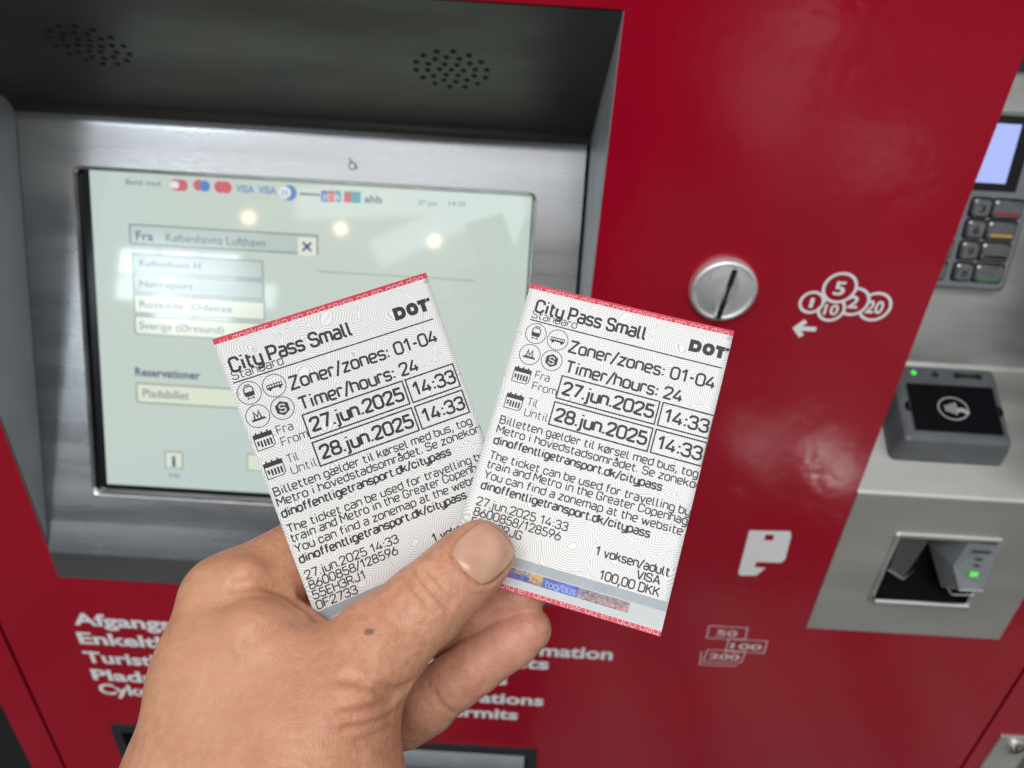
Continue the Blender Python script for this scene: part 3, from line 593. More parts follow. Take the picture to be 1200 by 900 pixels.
# ================================================================== TICKETS
# monoline transit lettering: advance | strokes "r:x,y x,y ..." ('*' first = closed loop), cap height 10, x-height 7.2
GL = {
'A':"6.4|0:0,0 2.9,10 3.5,10 6.4,0|0:1,3.2 5.4,3.2",'B':"5.8|1.9:0,5.3 4.9,5.3 4.9,10 0,10,0 0,0,0 5.6,0 5.6,5.3 4,5.3",'C':"5.8|2.3:5.6,7 5.6,10 0,10 0,0 5.6,0 5.6,3",'D':"6|2.4*:0,0,0 5.8,0 5.8,10 0,10,0",
'E':"5|0:5,10 0,10 0,0 5,0|0:0,5.2 4.4,5.2",'F':"5|0:5,10 0,10 0,0|0:0,5 4.4,5",'G':"6|2.3:5.7,7.2 5.7,10 0,10 0,0 5.7,0 5.7,4.8 3.2,4.8",'H':"6|0:0,0 0,10|0:6,0 6,10|0:0,5.2 6,5.2",'I':"0|0:0,0 0,10",
'J':"5|2.2:4.8,10 4.8,0 0,0 0,2.8",'K':"5.8|0:0,0 0,10|0:5.4,10 .6,4.6|0:1.9,6 5.8,0",'M':"7|0:0,0 0,10 .2,10 3.5,4 6.8,10 7,10 7,0",'N':"6|0:0,0 0,10 .3,10 5.7,0 6,0 6,10",'O':"6|2.5*:0,0 6,0 6,10 0,10",
'P':"5.6|2.2:0,0 0,10,0 5.5,10 5.5,4.4 0,4.4",'R':"5.8|2.2:0,0 0,10,0 5.5,10 5.5,4.6 0,4.6|0:3,4.6 5.8,0",'S':"5.6|2.1:5.4,7.4 5.4,10 0,10 0,5.3 5.5,4.9 5.5,0 0,0 0,2.6",'T':"6|0:0,10 6,10|0:3,10 3,0",'U':"6|2.4:0,10 0,0 6,0 6,10",
'V':"6.2|0:0,10 2.8,0 3.4,0 6.2,10",'Y':"6.2|0:0,10 3.1,4.6 6.2,10|0:3.1,4.6 3.1,0",'Z':"5.6|0:0,10 5.5,10 5.5,9.6 0,.4 0,0 5.6,0",
'a':"4.8|1.7:.4,7.2 4.7,7.2 4.7,0|1.7:4.7,0 0,0 0,4 4.7,4",'b':"4.9|1.9:0,10 0,0 4.9,0 4.9,7.2 0,7.2",'c':"4.5|1.9:4.5,5 4.5,7.2 0,7.2 0,0 4.5,0 4.5,2.2",'d':"4.9|1.9:4.9,10 4.9,0 0,0 0,7.2 4.9,7.2",
'e':"4.8|1.9:4.6,0 0,0 0,7.2 4.8,7.2 4.8,3.5 0,3.5",'f':"3.4|1.6:1.2,0 1.2,10 3.5,10|0:0,7 3.3,7",'g':"4.9|1.9:4.9,2 4.9,7.2 0,7.2 0,0 4.9,0|1.9:4.9,5 4.9,-2.9 .3,-2.9",'h':"4.8|1.9:0,0 0,10|1.9:0,7.2 4.8,7.2 4.8,0",
'i':"1.6|0:.8,0 .8,7.2|0:.8,9.2 .8,10.4",'j':"1.6|1.4:1,7.2 1,-2.9 -.9,-2.9|0:1,9.2 1,10.4",'k':"4.6|0:0,0 0,10|0:4.3,7.2 .5,3.2|0:1.6,4.4 4.6,0",'l':"2.2|1.5:.3,10 .3,0 2.1,0",'m':"7.8|0:0,0 0,7.2|1.6:0,7.2 3.9,7.2 3.9,0|1.6:3.9,7.2 7.8,7.2 7.8,0",
'n':"4.8|0:0,0 0,7.2|1.9:0,7.2 4.8,7.2 4.8,0",'o':"4.9|2*:0,0 4.9,0 4.9,7.2 0,7.2",'p':"4.9|1.9:0,-2.9 0,7.2 4.9,7.2 4.9,0 0,0",'r':"3.2|0:0,0 0,7.2|1.6:0,7.2 3.2,7.2 3.2,6",'s':"4.4|1.5:4.2,5.8 4.2,7.2 0,7.2 0,3.8 4.3,3.5 4.3,0 0,0 0,1.5",
't':"3.4|1.6:1,9.4 1,0 3.4,0|0:0,7 3.3,7",'u':"4.8|1.9:0,7.2 0,0 4.8,0|0:4.8,7.2 4.8,0",'v':"4.8|0:0,7.2 2.2,0 2.6,0 4.8,7.2",'w':"7.4|0:0,7.2 1.7,0 2.1,0 3.6,6 3.8,6 5.3,0 5.7,0 7.4,7.2",'x':"4.6|0:0,0 4.6,7.2|0:0,7.2 4.6,0",'y':"4.8|1.9:0,7.2 0,0 4.8,0|1.9:4.8,7.2 4.8,-2.9 .4,-2.9",'z':"4.4|0:0,7.2 4.3,7.2 4.3,6.9 0,.3 0,0 4.4,0",
'æ':"8.4|1.6:.4,7.2 4.2,7.2 4.2,0 0,0 0,4 4.2,4|1.8:8.2,0 4.2,0 4.2,7.2 8.4,7.2 8.4,3.6 4.2,3.6",'ø':"4.9|2*:0,0 4.9,0 4.9,7.2 0,7.2|0:.2,-.9 4.7,8.1",'å':"4.8|1.7:.4,7.2 4.7,7.2 4.7,0|1.7:4.7,0 0,0 0,4 4.7,4|.8*:1.5,8.6 3.3,8.6 3.3,10.4 1.5,10.4",
'0':"5.6|2.4*:0,0 5.6,0 5.6,10 0,10",'1':"4.4|0:.3,7.4 2.6,10 2.9,10 2.9,0",'2':"5.4|2.2:0,7.4 0,10 5.3,10 5.3,6.2 0,.4 0,0|0:0,0 5.4,0",'3':"5.4|2.1:0,7.8 0,10 5.2,10 5.2,5.3 1.8,5.3|2.1:1.8,5.3 5.4,5.3 5.4,0 0,0 0,2.3",'4':"5.8|0:3.4,10 0,3 0,2.4 5.8,2.4|0:4.2,5.4 4.2,0",
'5':"5.4|2.1:4.9,10 .6,10,0 .3,5.9,0 5.4,5.9 5.4,0 0,0 0,2.2",'6':"5.6|2.2*:0,0 5.6,0 5.6,5.8 0,5.8|2.2:4,10 .9,5.2 0,2.6",'7':"5.2|0:0,10 5.2,10 5.2,9.5 1.9,0",'8':"5.6|2.1*:0,0 5.6,0 5.6,5.2 0,5.2|2*:.3,5.2 5.3,5.2 5.3,10 .3,10",'9':"5.6|2.2*:0,10 5.6,10 5.6,4.2 0,4.2|2.2:1.6,0 4.7,4.8 5.6,7.4",
'.':"1|0:.5,-.3 .5,1.2",',':"1.2|0:.7,1.4 .7,-.4 -.3,-2.6",':':"1|0:.5,.4 .5,1.9|0:.5,5.2 .5,6.7",'/':"3.2|0:-.4,-1.4 3.6,10.8",'-':"3|0:.1,4.4 2.9,4.4",' ':"1.6",
}
def round_path(pts, r, closed):
    n = len(pts); out = []
    for i in range(n):
        p = np.array(pts[i][:2], float); r_i = pts[i][2] if len(pts[i]) > 2 else r
        if not closed and i in (0, n - 1): out.append(tuple(p)); continue
        a = np.array(pts[i - 1][:2], float); b = np.array(pts[(i + 1) % n][:2], float); la, lb_ = np.linalg.norm(a - p), np.linalg.norm(b - p)
        rr = min(r_i, la * (.499 if closed or i - 1 > 0 else .98), lb_ * (.499 if closed or i + 1 < n - 1 else .98))
        if rr < .05: out.append(tuple(p)); continue
        A = p + (a - p) / la * rr; B = p + (b - p) / lb_ * rr
        for k in range(6):
            t = k / 5; out.append(tuple((1 - t) ** 2 * A + 2 * t * (1 - t) * (p * .86 + (A + B) / 2 * .14) + t * t * B))
    return out
class Ink:
    """flat print in ticket millimetres (u to the right, v down)"""
    def __init__(s): s.v = []; s.f = []; s.k = 0
    def strip(s, pts, w, closed=False):
        A = np.array(pts, float)
        keep = [0] + [i for i in range(1, len(A)) if np.linalg.norm(A[i] - A[i - 1]) > 1e-6]; A = A[keep]; n = len(A)
        if n < 2: return
        V = []
        for i in range(n):
            p = A[(i - 1) % n] if (closed or i > 0) else A[i]; q = A[(i + 1) % n] if (closed or i < n - 1) else A[i]
            d1 = A[i] - p; d2 = q - A[i]
            if np.linalg.norm(d1) < 1e-9: d1 = d2
            if np.linalg.norm(d2) < 1e-9: d2 = d1
            d1 = d1 / np.linalg.norm(d1); d2 = d2 / np.linalg.norm(d2); t = d1 + d2; lt = np.linalg.norm(t)
            t = t / lt if lt > .2 else d1; nn = np.array([-t[1], t[0]]); k = max(.55, abs(nn @ np.array([-d1[1], d1[0]])))
            V += [A[i] + nn * w / 2 / k, A[i] - nn * w / 2 / k]
        b = len(s.v); z = .00002 + .0000012 * (s.k % 8); s.k += 1
        s.v += [(x, y, z) for x, y in V]
        s.f += [(b + 2 * i, b + 2 * i + 1, b + (2 * i + 3) % (2 * n), b + (2 * i + 2) % (2 * n)) for i in range(n if closed else n - 1)]
    def poly(s, pts, z=None):
        b = len(s.v); z = .00002 + .0000012 * (s.k % 8) if z is None else z; s.k += 1
        s.v += [(x, y, z) for x, y in pts]; s.f.append(tuple(range(b, b + len(pts))))
    def line(s, p, q, w, n=16):
        p, q = np.array(p), np.array(q); s.strip([p + (q - p) * i / n for i in range(n + 1)], w)
    def text(s, body, u0, u1, v, cap, w, gap=1.75):
        """letters from u0 to u1 on baseline v; stroke width w mm"""
        x = 0; items = []
        for ch in body:
            parts_ = GL[ch].split('|'); items.append((x, parts_[1:])); x += float(parts_[0]) + gap
        tot = x - gap; ky = cap / 10; kx = ky if u1 is None else (u1 - u0) / tot
        for x0, st in items:
            for q in st:
                h, ps = q.split(':'); cl = h.endswith('*'); r = float(h.rstrip('*')); pts = [tuple(map(float, p.split(','))) for p in ps.split()]
                rp_ = round_path(pts, r, cl); s.strip([(u0 + (x0 + a) * kx, v - b * ky) for a, b in rp_], w, cl)
TW, TH = 60.0, 86.5
def rod(w):
    t = np.linalg.norm(w); k = np.array(w) / t; K = np.array([[0, -k[2], k[1]], [k[2], 0, -k[0]], [-k[1], k[0], 0]])
    return np.eye(3) + math.sin(t) * K + (1 - math.cos(t)) * K @ K
TICK = {'L': ([0.0253, 0.3119, 0.3401], [-78.0392, 11.5638, -211.0253]), 'R': ([-0.2047, -0.131, -0.2676], [5.603, 29.7994, -239.2866])}
def bend(side, u, v):
    a, b = u / TW - .5, v / TH - .5
    if side == 'L': return 1.4 * (a * a - .1) + 1.2 * a * b - .3 * b + 2.0 * (u / TW) ** 3 * max(0, v / TH) ** 2
    return 1.7 * (a * a - .12) - 1.1 * a * b
def tk_point(side, u, v, z=0.0):
    w, t = TICK[side]; A = rod(w); P = A @ np.array([u, -v, bend(side, u, v) + z * 1000]) + np.array(t)
    return C + R @ (P / 1000)
# paper with its printed rings
PAPER = bpy.data.materials.new('ticket_paper'); PAPER.use_nodes = True
pn = PAPER.node_tree; pb = pn.nodes['Principled BSDF']; pb.inputs['Roughness'].default_value = .5; Lk = pn.links.new
uvn = N(pn, 'ShaderNodeUVMap'); uvn.uv_map = 'ticket'
def vor(feature, dist='EUCLIDEAN'):
    v_ = N(pn, 'ShaderNodeTexVoronoi', Scale=.074); v_.voronoi_dimensions = '2D'; v_.feature = feature; v_.distance = dist; v_.inputs['Randomness'].default_value = .75; Lk(uvn.outputs[0], v_.inputs['Vector']); return v_
ve = vor('DISTANCE_TO_EDGE')
def math_(op, a, b=None):
    n = N(pn, 'ShaderNodeMath'); n.operation = op
    for i, q in enumerate((a, b)):
        if q is None: continue
        if isinstance(q, (int, float)): n.inputs[i].default_value = q
        else: Lk(q, n.inputs[i])
    return n.outputs[0]
vf = vor('F1')
fr_ = math_('FRACT', math_('MULTIPLY', math_('SUBTRACT', math_('MULTIPLY', ve.outputs['Distance'], .5), math_('MULTIPLY', vf.outputs['Distance'], .5)), 1 / (.074 * .60)))
tri = math_('ABSOLUTE', math_('SUBTRACT', fr_, .5))
lr = ramp(pn, [(.10, (.53, .535, .54)), (.25, (.83, .83, .815))]); Lk(tri, lr.inputs[0]); Lk(lr.outputs[0], pb.inputs['Base Color'])
BAND = mat('red_band', (.60, .03, .065), .45)
BANDT = mat('band_lettering', (.80, .62, .63), .5)
FOIL = mat('foil_strip', (.36, .40, .43), .5, 0, var=(160, .06))
FOILW = mat('pale_foil', (.56, .59, .60), .55, 0, var=(200, .04))
HOLO = bpy.data.materials.new('hologram'); HOLO.use_nodes = True
hn = HOLO.node_tree; hb = hn.nodes['Principled BSDF']; hb.inputs['Roughness'].default_value = .5
hu = N(hn, 'ShaderNodeUVMap'); hu.uv_map = 'ticket'; hm = N(hn, 'ShaderNodeMapping'); hm.inputs['Scale'].default_value = (1.0, 1.9, 1); hv = N(hn, 'ShaderNodeTexVoronoi', Scale=2.2); hv.voronoi_dimensions = '2D'
hs_ = N(hn, 'ShaderNodeSeparateColor'); hr = ramp(hn, [(.0, (.12, .12, .22)), (.25, (.30, .30, .34)), (.45, (.38, .24, .17)), (.62, (.20, .16, .24)), (.78, (.46, .38, .26)), (.9, (.36, .17, .19)), (1, (.26, .31, .42))], 'CONSTANT')
hn.links.new(hu.outputs[0], hm.inputs[0]); hn.links.new(hm.outputs[0], hv.inputs['Vector']); hn.links.new(hv.outputs['Color'], hs_.inputs[0]); hn.links.new(hs_.outputs[0], hr.inputs[0]); hn.links.new(hr.outputs[0], hb.inputs['Base Color'])
HBLUE = mat('hologram_blue', (.11, .11, .46), .5, 0, var=(500, .5)); HCYAN = mat('hologram_cyan', (.26, .46, .72), .5); HGOLD = mat('hologram_gold', (.50, .34, .13), .5, 0, var=(900, .5)); HRED = mat('hologram_pink', (.62, .30, .30), .5)
def sheet(side, name, mats, parent, base_, quads, z, nu=24, nv=32, thick=0.0):
    """rectangle(s) of ticket surface following the paper's bend"""
    V = []; Fc = []; UV = []; mi = []
    for (u0, u1, v0, v1, m_) in quads:
        b = len(V)
        for j in range(nv + 1):
            for i in range(nu + 1):
                u_, v_ = u0 + (u1 - u0) * i / nu, v0 + (v1 - v0) * j / nv
                V.append(tuple(tk_point(side, u_, v_, z) - base_)); UV.append((u_, v_))
        for j in range(nv):
            for i in range(nu):
                a = b + j * (nu + 1) + i; Fc.append((a + nu + 1, a + nu + 2, a + 1, a)); mi.append(m_)
    me = bpy.data.meshes.new(name); me.from_pydata(V, [], Fc)
    ul = me.uv_layers.new(name='ticket')
    for lp in me.loops: ul.data[lp.index].uv = UV[lp.vertex_index]
    for m_ in mats: me.materials.append(m_)
    me.polygons.foreach_set('material_index', mi); me.polygons.foreach_set('use_smooth', [True] * len(Fc)); me.update()
    o = bpy.data.objects.new(name, me); COL.objects.link(o); o.parent = parent
    if thick: s_ = o.modifiers.new('thick', 'SOLIDIFY'); s_.thickness = thick; s_.offset = -1
    return o
def ink_obj(side, name, ink, m_, parent, base_, clip=True):
    bm = bmesh.new(); vs = [bm.verts.new(p) for p in ink.v]
    for f in ink.f:
        try: bm.faces.new([vs[i] for i in f])
        except ValueError: pass
    if clip:
        for co, no in (((TW - .05, 0, 0), (1, 0, 0)), ((.05, 0, 0), (-1, 0, 0)), ((0, .02, 0), (0, -1, 0)), ((0, TH - .02, 0), (0, 1, 0))):
            bmesh.ops.bisect_plane(bm, geom=bm.verts[:] + bm.edges[:] + bm.faces[:], plane_co=co, plane_no=no, clear_outer=True)
    for v_ in bm.verts: v_.co = Vector(tk_point(side, v_.co.x, v_.co.y, v_.co.z) - base_)
    bm.normal_update()
    me = bpy.data.meshes.new(name); bm.to_mesh(me); bm.free(); me.materials.append(m_)
    o = bpy.data.objects.new(name, me); COL.objects.link(o); o.parent = parent
    return o
def cir(u, v, r, n=28): return [(u + r * math.cos(t), v + r * math.sin(t)) for t in np.arange(n) * 2 * math.pi / n]
def ticket(side, label, du, dv, serial, ext):
    base_ = tk_point(side, TW / 2, TH / 2)
    t = thing('travel_ticket', label, 'ticket', tuple(base_), 'paper tickets held in the hand')
    sheet(side, 'paper', [PAPER], t, base_, [(0, TW, 0, TH, 0)], 0, 30, 44, .00014)
    sheet(side, 'top_band', [BAND], t, base_, [(0, TW, 0, 1.55, 0)], .000012, 30, 2)
    sheet(side, 'bottom_band', [BAND], t, base_, [(0, TW, 85.15, TH, 0)], .000012, 30, 2)
    k = Ink(); k.text('vi ønsker dig en god rejse og en god dag', 1.6, 58.6, 2.1, 1.9, .13); ink_obj(side, 'band_lettering', k, BANDT, t, base_)
    k = Ink(); k.text('vi ønsker dig en god rejse og en god dag', 1.0, 59.2, 86.15, 1.7, .13); ink_obj(side, 'band_lettering', k, BANDT, t, base_)
    h = sheet(side, 'security_strip', [FOIL, FOILW], t, base_, [(0, TW, 77.4, 80.0, 0), (0, TW, 80.0, 85.15, 1)], .000008, 30, 3)
    for m_, q, z in ((HOLO, (12.5, 50.3, 80.25, 83.1), .000014), (HBLUE, (26.2, 36.2, 80.3, 83.05), .00002), (HBLUE, (16, 24.0, 81.5, 82.9), .00002), (HGOLD, (22.6, 26.2, 80.3, 82.5), .000026)):
        sheet(side, 'hologram', [m_], h, base_, [(*q, 0)], z, 12, 3)
    k = Ink(); k.text('tog/bus', 27.2, 35.6, 82.6, 1.7, .26); k.v = [(a, b, c + .00002) for a, b, c in k.v]; ink_obj(side, 'hologram_lettering', k, HCYAN, h, base_)
    k = Ink(); k.text('dinoffentlige', 42, 50, 82.7, .9, .2); k.v = [(a, b, c + .00002) for a, b, c in k.v]; ink_obj(side, 'hologram_lettering', k, HRED, h, base_)
    # ---- thermal print
    def P(k): k.v = [(a + du - .004 * (b - 40), b + dv + .010 * (a - 30), c) for a, b, c in k.v]; return k
    k = Ink()
    k.text('City Pass Small', 3.4, 36.2, 8.35, 3.6, .70); k.text('Standard', 2.9, 16.3, 10.35, 2.2, .27)
    ink_obj(side, 'title', P(k), INKM, t, base_)
    k = Ink(); k.line((2.6, 11.1), (59.0, 11.1), .36, 24); ink_obj(side, 'rule', P(k), INKM, t, base_)
    k = Ink()                                    # the logo in the corner: three heavy letters and a dot
    k.strip(round_path([(49.35, 5.55, 0), (51.6, 5.55), (51.6, 7.9), (49.35, 7.9, 0)], 1.0, True), 1.2, True)
    k.strip(round_path([(53.15, 5.55), (55.3, 5.55), (55.3, 7.9), (53.15, 7.9)], .95, True), 1.2, True)
    k.line((56.1, 5.55), (58.7, 5.55), 1.2, 3); k.line((57.5, 5.6), (57.5, 8.5), 1.3, 3); k.poly(cir(59.3, 5.5, .55, 14))
    ink_obj(side, 'transit_logo', P(k), INKM, t, base_)
    # pictograms
    k = Ink()
    for cu_, cv_ in ((5.5, 14.8), (12.1, 15.0), (5.5, 21.3), (12.1, 21.35)): k.strip(cir(cu_, cv_, 3.02, 40), .2, True)
    u, v = 5.5, 14.6
    k.strip(round_path([(u - 1.15, v + 1.0), (u - 1.15, v - 1.5), (u + 1.15, v - 1.5), (u + 1.15, v + 1.0)], .7, True), .3, True); k.poly(round_path([(u - 1.2, v - .1), (u + 1.2, v - .1), (u + 1.2, v + 1.1), (u - 1.2, v + 1.1)], .3, True)); k.line((u - .8, v - 1.95), (u + .8, v - 1.95), .25, 2); k.line((u - .9, v + 1.9), (u - .5, v + 1.3), .28, 2); k.line((u + .9, v + 1.9), (u + .5, v + 1.3), .28, 2); k.line((u - .7, v + 1.7), (u + .7, v + 1.7), .18, 2)
    u, v = 12.1, 15.0
    k.poly([(u - 2.1, v - .62), (u + 2.15, v - .62), (u + 2.15, v - .35), (u - 2.1, v - .35)]); k.poly([(u - 2.1, v + .12), (u + 2.15, v + .12), (u + 2.15, v + .62), (u - 2.1, v + .62)])
    for i in range(7): k.line((u - 2.0 + i * .68, v - .4), (u - 2.0 + i * .68, v + .2), .2, 1)
    for a in (-1.3, 1.35): k.poly(cir(u + a, v + .75, .38, 12))
    u, v = 5.5, 21.3
    k.strip([(u - .95, v + .7), (u - .75, v - 1.3), (u - .1, v + .2), (u + .55, v - 1.3), (u + .85, v + .7)], .42); k.poly([(u - 1.6, v + .55), (u + 1.6, v + .55), (u + 1.9, v + 1.15), (u - 1.9, v + 1.15)])
    u, v = 12.1, 21.35
    hexo = [(u + 1.95 * math.cos(t), v + 1.95 * math.sin(t)) for t in np.arange(6) * math.pi / 3 + math.pi / 6]
    k.strip(round_path([(u + .75, v - .55), (u + .75, v - 1.0), (u - .7, v - 1.0), (u - .7, v - .05), (u + .75, v + .05), (u + .75, v + 1.0), (u - .75, v + 1.0), (u - .75, v + .5)], .5, False), .01)
    k.strip([(u + (p[0] - u) * .86, v + (p[1] - v) * .86) for p in hexo], .55, True)
    ink_obj(side, 'transport_pictograms', P(k), INKM, t, base_)
    k = Ink(); k.poly([(u + (p[0] - u) * .8, v + (p[1] - v) * .8) for p in hexo], .000022); ink_obj(side, 'train_badge', P(k), INKM, t, base_)
    k = Ink(); k.strip(round_path([(u + .7, v - .45), (u + .7, v - 1.0), (u - .7, v - 1.0), (u - .7, v - .05), (u + .75, v + .05), (u + .75, v + 1.0), (u - .75, v + 1.0), (u - .75, v + .45)], .5, False), .42); k.v = [(a, b, c + .00002) for a, b, c in k.v]; ink_obj(side, 'badge_letter', P(k), FOILW, t, base_)
    k = Ink()
    k.text('Zoner/zones: 01-04', 16.1, 58.2, 17.5, 3.3, .60); k.text('Timer/hours: 24', 16.6, 50.4, 23.5, 3.3, .60)
    ink_obj(side, 'validity_lettering', P(k), INKM, t, base_)
    k = Ink()
    k.text('Fra', 8.8, 12.9, 27.6, 2.15, .25); k.text('From', 8.9, 15.9, 30.9, 2.15, .25); k.text('Til', 8.8, 11.6, 35.75, 2.15, .25); k.text('Until', 8.8, 15.6, 38.9, 2.15, .25)
    ink_obj(side, 'date_captions', P(k), INKM, t, base_)
    for v0 in (25.5, 33.5):
        k = Ink(); u0 = 2.4
        k.poly([(u0, v0 + .3), (u0 + 5.1, v0 + .3), (u0 + 5.1, v0 + 1.55), (u0, v0 + 1.55)]); k.strip([(u0 + .12, v0 + 1.2), (u0 + .12, v0 + 4.6), (u0 + 4.2, v0 + 4.6), (u0 + 5.0, v0 + 3.9), (u0 + 5.0, v0 + 1.2)], .24)
        for a in (1, 2.5, 4): k.line((u0 + a, v0 - .15), (u0 + a, v0 + .6), .45, 1)
        for i in range(5): k.line((u0 + .85 + i * .84, v0 + 2.2), (u0 + .85 + i * .84, v0 + 3.95 - (.5 if i == 0 else 0)), .5, 1)
        ink_obj(side, 'calendar_pictogram', P(k), INKM, t, base_)
    for i, (v0, d) in enumerate(((24.85, '27.jun.2025'), (32.75, '28.jun.2025'))):
        k = Ink()
        for a, b in ((16.25, 44.75), (45.7, 60.0)):
            for p, q in (((a, v0), (b, v0)), ((a, v0 + 6.7), (b, v0 + 6.7)), ((a, v0 - .18), (a, v0 + 6.88)), ((b, v0 - .18), (b, v0 + 6.88))): k.line(p, q, .42, 12)
        k.text(d, 17.6, 43.7, v0 + 5.05, 3.45, .72); k.text('14:33', 47.0, 59.2, v0 + 5.15, 3.5, .66)
        ink_obj(side, 'date_boxes', P(k), INKM, t, base_)
    k = Ink(); c, w = 2.15, .35
    k.text('Billetten gælder til kørsel med bus, tog', 2.7, 59.6, 42.85, c, w); k.text('Metro i hovedstadsområdet. Se zonekort', 2.6, 62.2, 45.75, c, w); k.text('dinoffentligetransport.dk/citypass', 2.7, 51.0, 48.95, c, .46)
    k.text('The ticket can be used for travelling by', 2.7, 60.0, 53.35, c, w); k.text('train and Metro in the Greater Copenhagen', 2.8, 63.2, 56.0, c, w); k.text('You can find a zonemap at the website', 2.8, 59.2, 59.0, c, w); k.text('dinoffentligetransport.dk/citypass', 2.9, 51.0, 62.1, c, .46)
    ink_obj(side, 'travel_terms', P(k), INKM, t, base_)
    k = Ink(); c, w = 2.25, .35
    k.text('27.jun.2025 14:33', 2.9, 29.1, 66.75, c, w); k.text('8600858/128596', 3.0, 27.9, 69.7, c, w); k.text(serial[0], 3.0, 17.6, 72.6, c, w); k.text(serial[1], 3.0, 14.2, 75.5, c, w)
    ink_obj(side, 'serial_numbers', P(k), INKM, t, base_)
    k = Ink(); k.text('1 voksen/adult', 38.2, 58.5, 70.5, 2.2, .42); k.text('VISA', 50.4, 56.6, 73.35, 2.1, .40); k.text('100,00 DKK', 40.8, 57.2, 76.45, 2.3, .40)
    ink_obj(side, 'price_lettering', P(k), INKM, t, base_)
    return t
ticket('L', 'paper travel pass tucked behind the other one, its lower corner under the thumb base', -1.56, 1.62, ('55EH3RJ1', '0F2733'), 0)
ticket('R', 'paper travel pass in front, nearest the coin slot, thumb tip on its edge', 0, 0, ('55EH3RJG', '0F2734'), 0)

# ================================================================== THE HAND
# one continuous surface: tapering bones blended in a distance field (camera-oriented millimetres), then polygonised
def hp(px, py, t): return np.array([(px - 600) / F * t, (450 - py) / F * t, -float(t)])
def cone(P, a, b, ra, rb):
    ba = b - a; h = np.clip(((P - a) @ ba) / (ba @ ba), 0, 1)
    d = P - a - h[..., None] * ba
    return np.sqrt((d * d).sum(-1)) - (ra + (rb - ra) * h)
def smin(a, b, k):
    h = np.clip(.5 + .5 * (b - a) / k, 0, 1); return b + (a - b) * h - k * h * (1 - h)
def smax(a, b, k): return -smin(-a, -b, k)
def chain(P, pts, k=2.0, d=None):
    for (p, q) in zip(pts[:-1], pts[1:]):
        e = cone(P, hp(*p[:3]), hp(*q[:3]), p[3], q[3]); d = e if d is None else smin(d, e, k)
    return d
TN = rod(TICK['R'][0])[:, 2]; TP = np.array(TICK['R'][1])
def field(P):
    # distal thumb, pressed flat where it meets the paper
    th = chain(P, [(443, 757, 205.5, 11.6), (498, 709, 209, 10.3), (530, 680, 211.5, 9.6), (550, 661, 213, 8.9), (564, 647.5, 214.2, 8.3)], 3.0)
    th = smin(th, cone(P, hp(545, 655, 213.5), hp(561, 639, 214.5), 7.2, 6.2), 2.0); th = smin(th, cone(P, hp(557, 668, 213.5), hp(574, 652, 214.8), 7.0, 6.2), 2.0)
    pl = (P - TP) @ TN; th = smax(th, .25 - pl, 1.6)
    # thenar and wrist
    d = chain(P, [(352, 945, 201, 25.5), (374, 851, 203, 17.8), (443, 757, 205.5, 11.6)], 7)
    d = chain(P, [(235, 925, 207, 18.6), (262, 792, 215, 17.0), (269, 706, 224, 12.8)], 8, smin(d, chain(P, [(235, 1130, 196, 22), (235, 925, 207, 18.6)]), 9))
    d = smin(d, chain(P, [(300, 905, 205, 24), (322, 775, 212, 15), (340, 742, 219, 7.5)], 6), 9)
    d = smin(d, chain(P, [(395, 1130, 192, 24), (352, 945, 201, 25.5)]), 9)
    d = smin(d, chain(P, [(285, 860, 224, 20), (300, 960, 215, 24), (320, 1130, 200, 27)]), 8)
    d = smin(d, th, 5.0)
    # index finger, passing behind the tickets
    ix = chain(P, [(269, 706, 224, 12.8), (383, 633, 236.5, 10.2), (402, 632, 246, 9.4)], 4)
    d = smin(d, ix, 4.5)
    d = smin(d, chain(P, [(402, 632, 246, 9.4), (508, 735, 244, 8.3), (560, 716, 239, 7.9), (612, 695, 232.5, 7.1)], 3), .8)
    # middle finger, its pad towards the viewer
    mf = chain(P, [(619, 737.5, 229.5, 6.6), (600, 751, 230.3, 7.4), (556, 782, 231.2, 7.7), (535, 797, 232, 7.9), (500, 822, 234.5, 8.7), (474, 842, 238, 8.8)], 1.5)
    mf = smin(mf, chain(P, [(500, 823, 238, 8.6), (400, 855, 248, 9.6), (290, 800, 236, 12)], 4), 3)
    d = smin(d, mf, .6)
    # ring and little finger folded behind the palm
    d = smin(d, chain(P, [(250, 850, 236, 11), (395, 905, 256, 9), (330, 910, 262, 8), (290, 890, 256, 7)], 3), 1.5)
    d = smin(d, chain(P, [(240, 910, 228, 11), (345, 965, 250, 8), (300, 985, 252, 7)], 3), 1.5)
    # soft pads and knuckle
    for (px, py, t, r, k) in ((290, 672, 215.5, 2.0, 9), (300, 735, 205, 5, 9), (415, 815, 192.5, 5, 8)):
        c_ = hp(px, py, t); d = smin(d, np.sqrt(((P - c_) ** 2).sum(-1)) - r, k)
    return d
def trace(px, py, fn=None, t0=175.0):
    u = np.array([(px - 600) / F, (450 - py) / F, -1.0]); t = t0
    for _ in range(90):
        s = float((fn or field)((u * t)[None])[0]); t += s * .8
        if abs(s) < .01 or t > 280: break
    return u * t
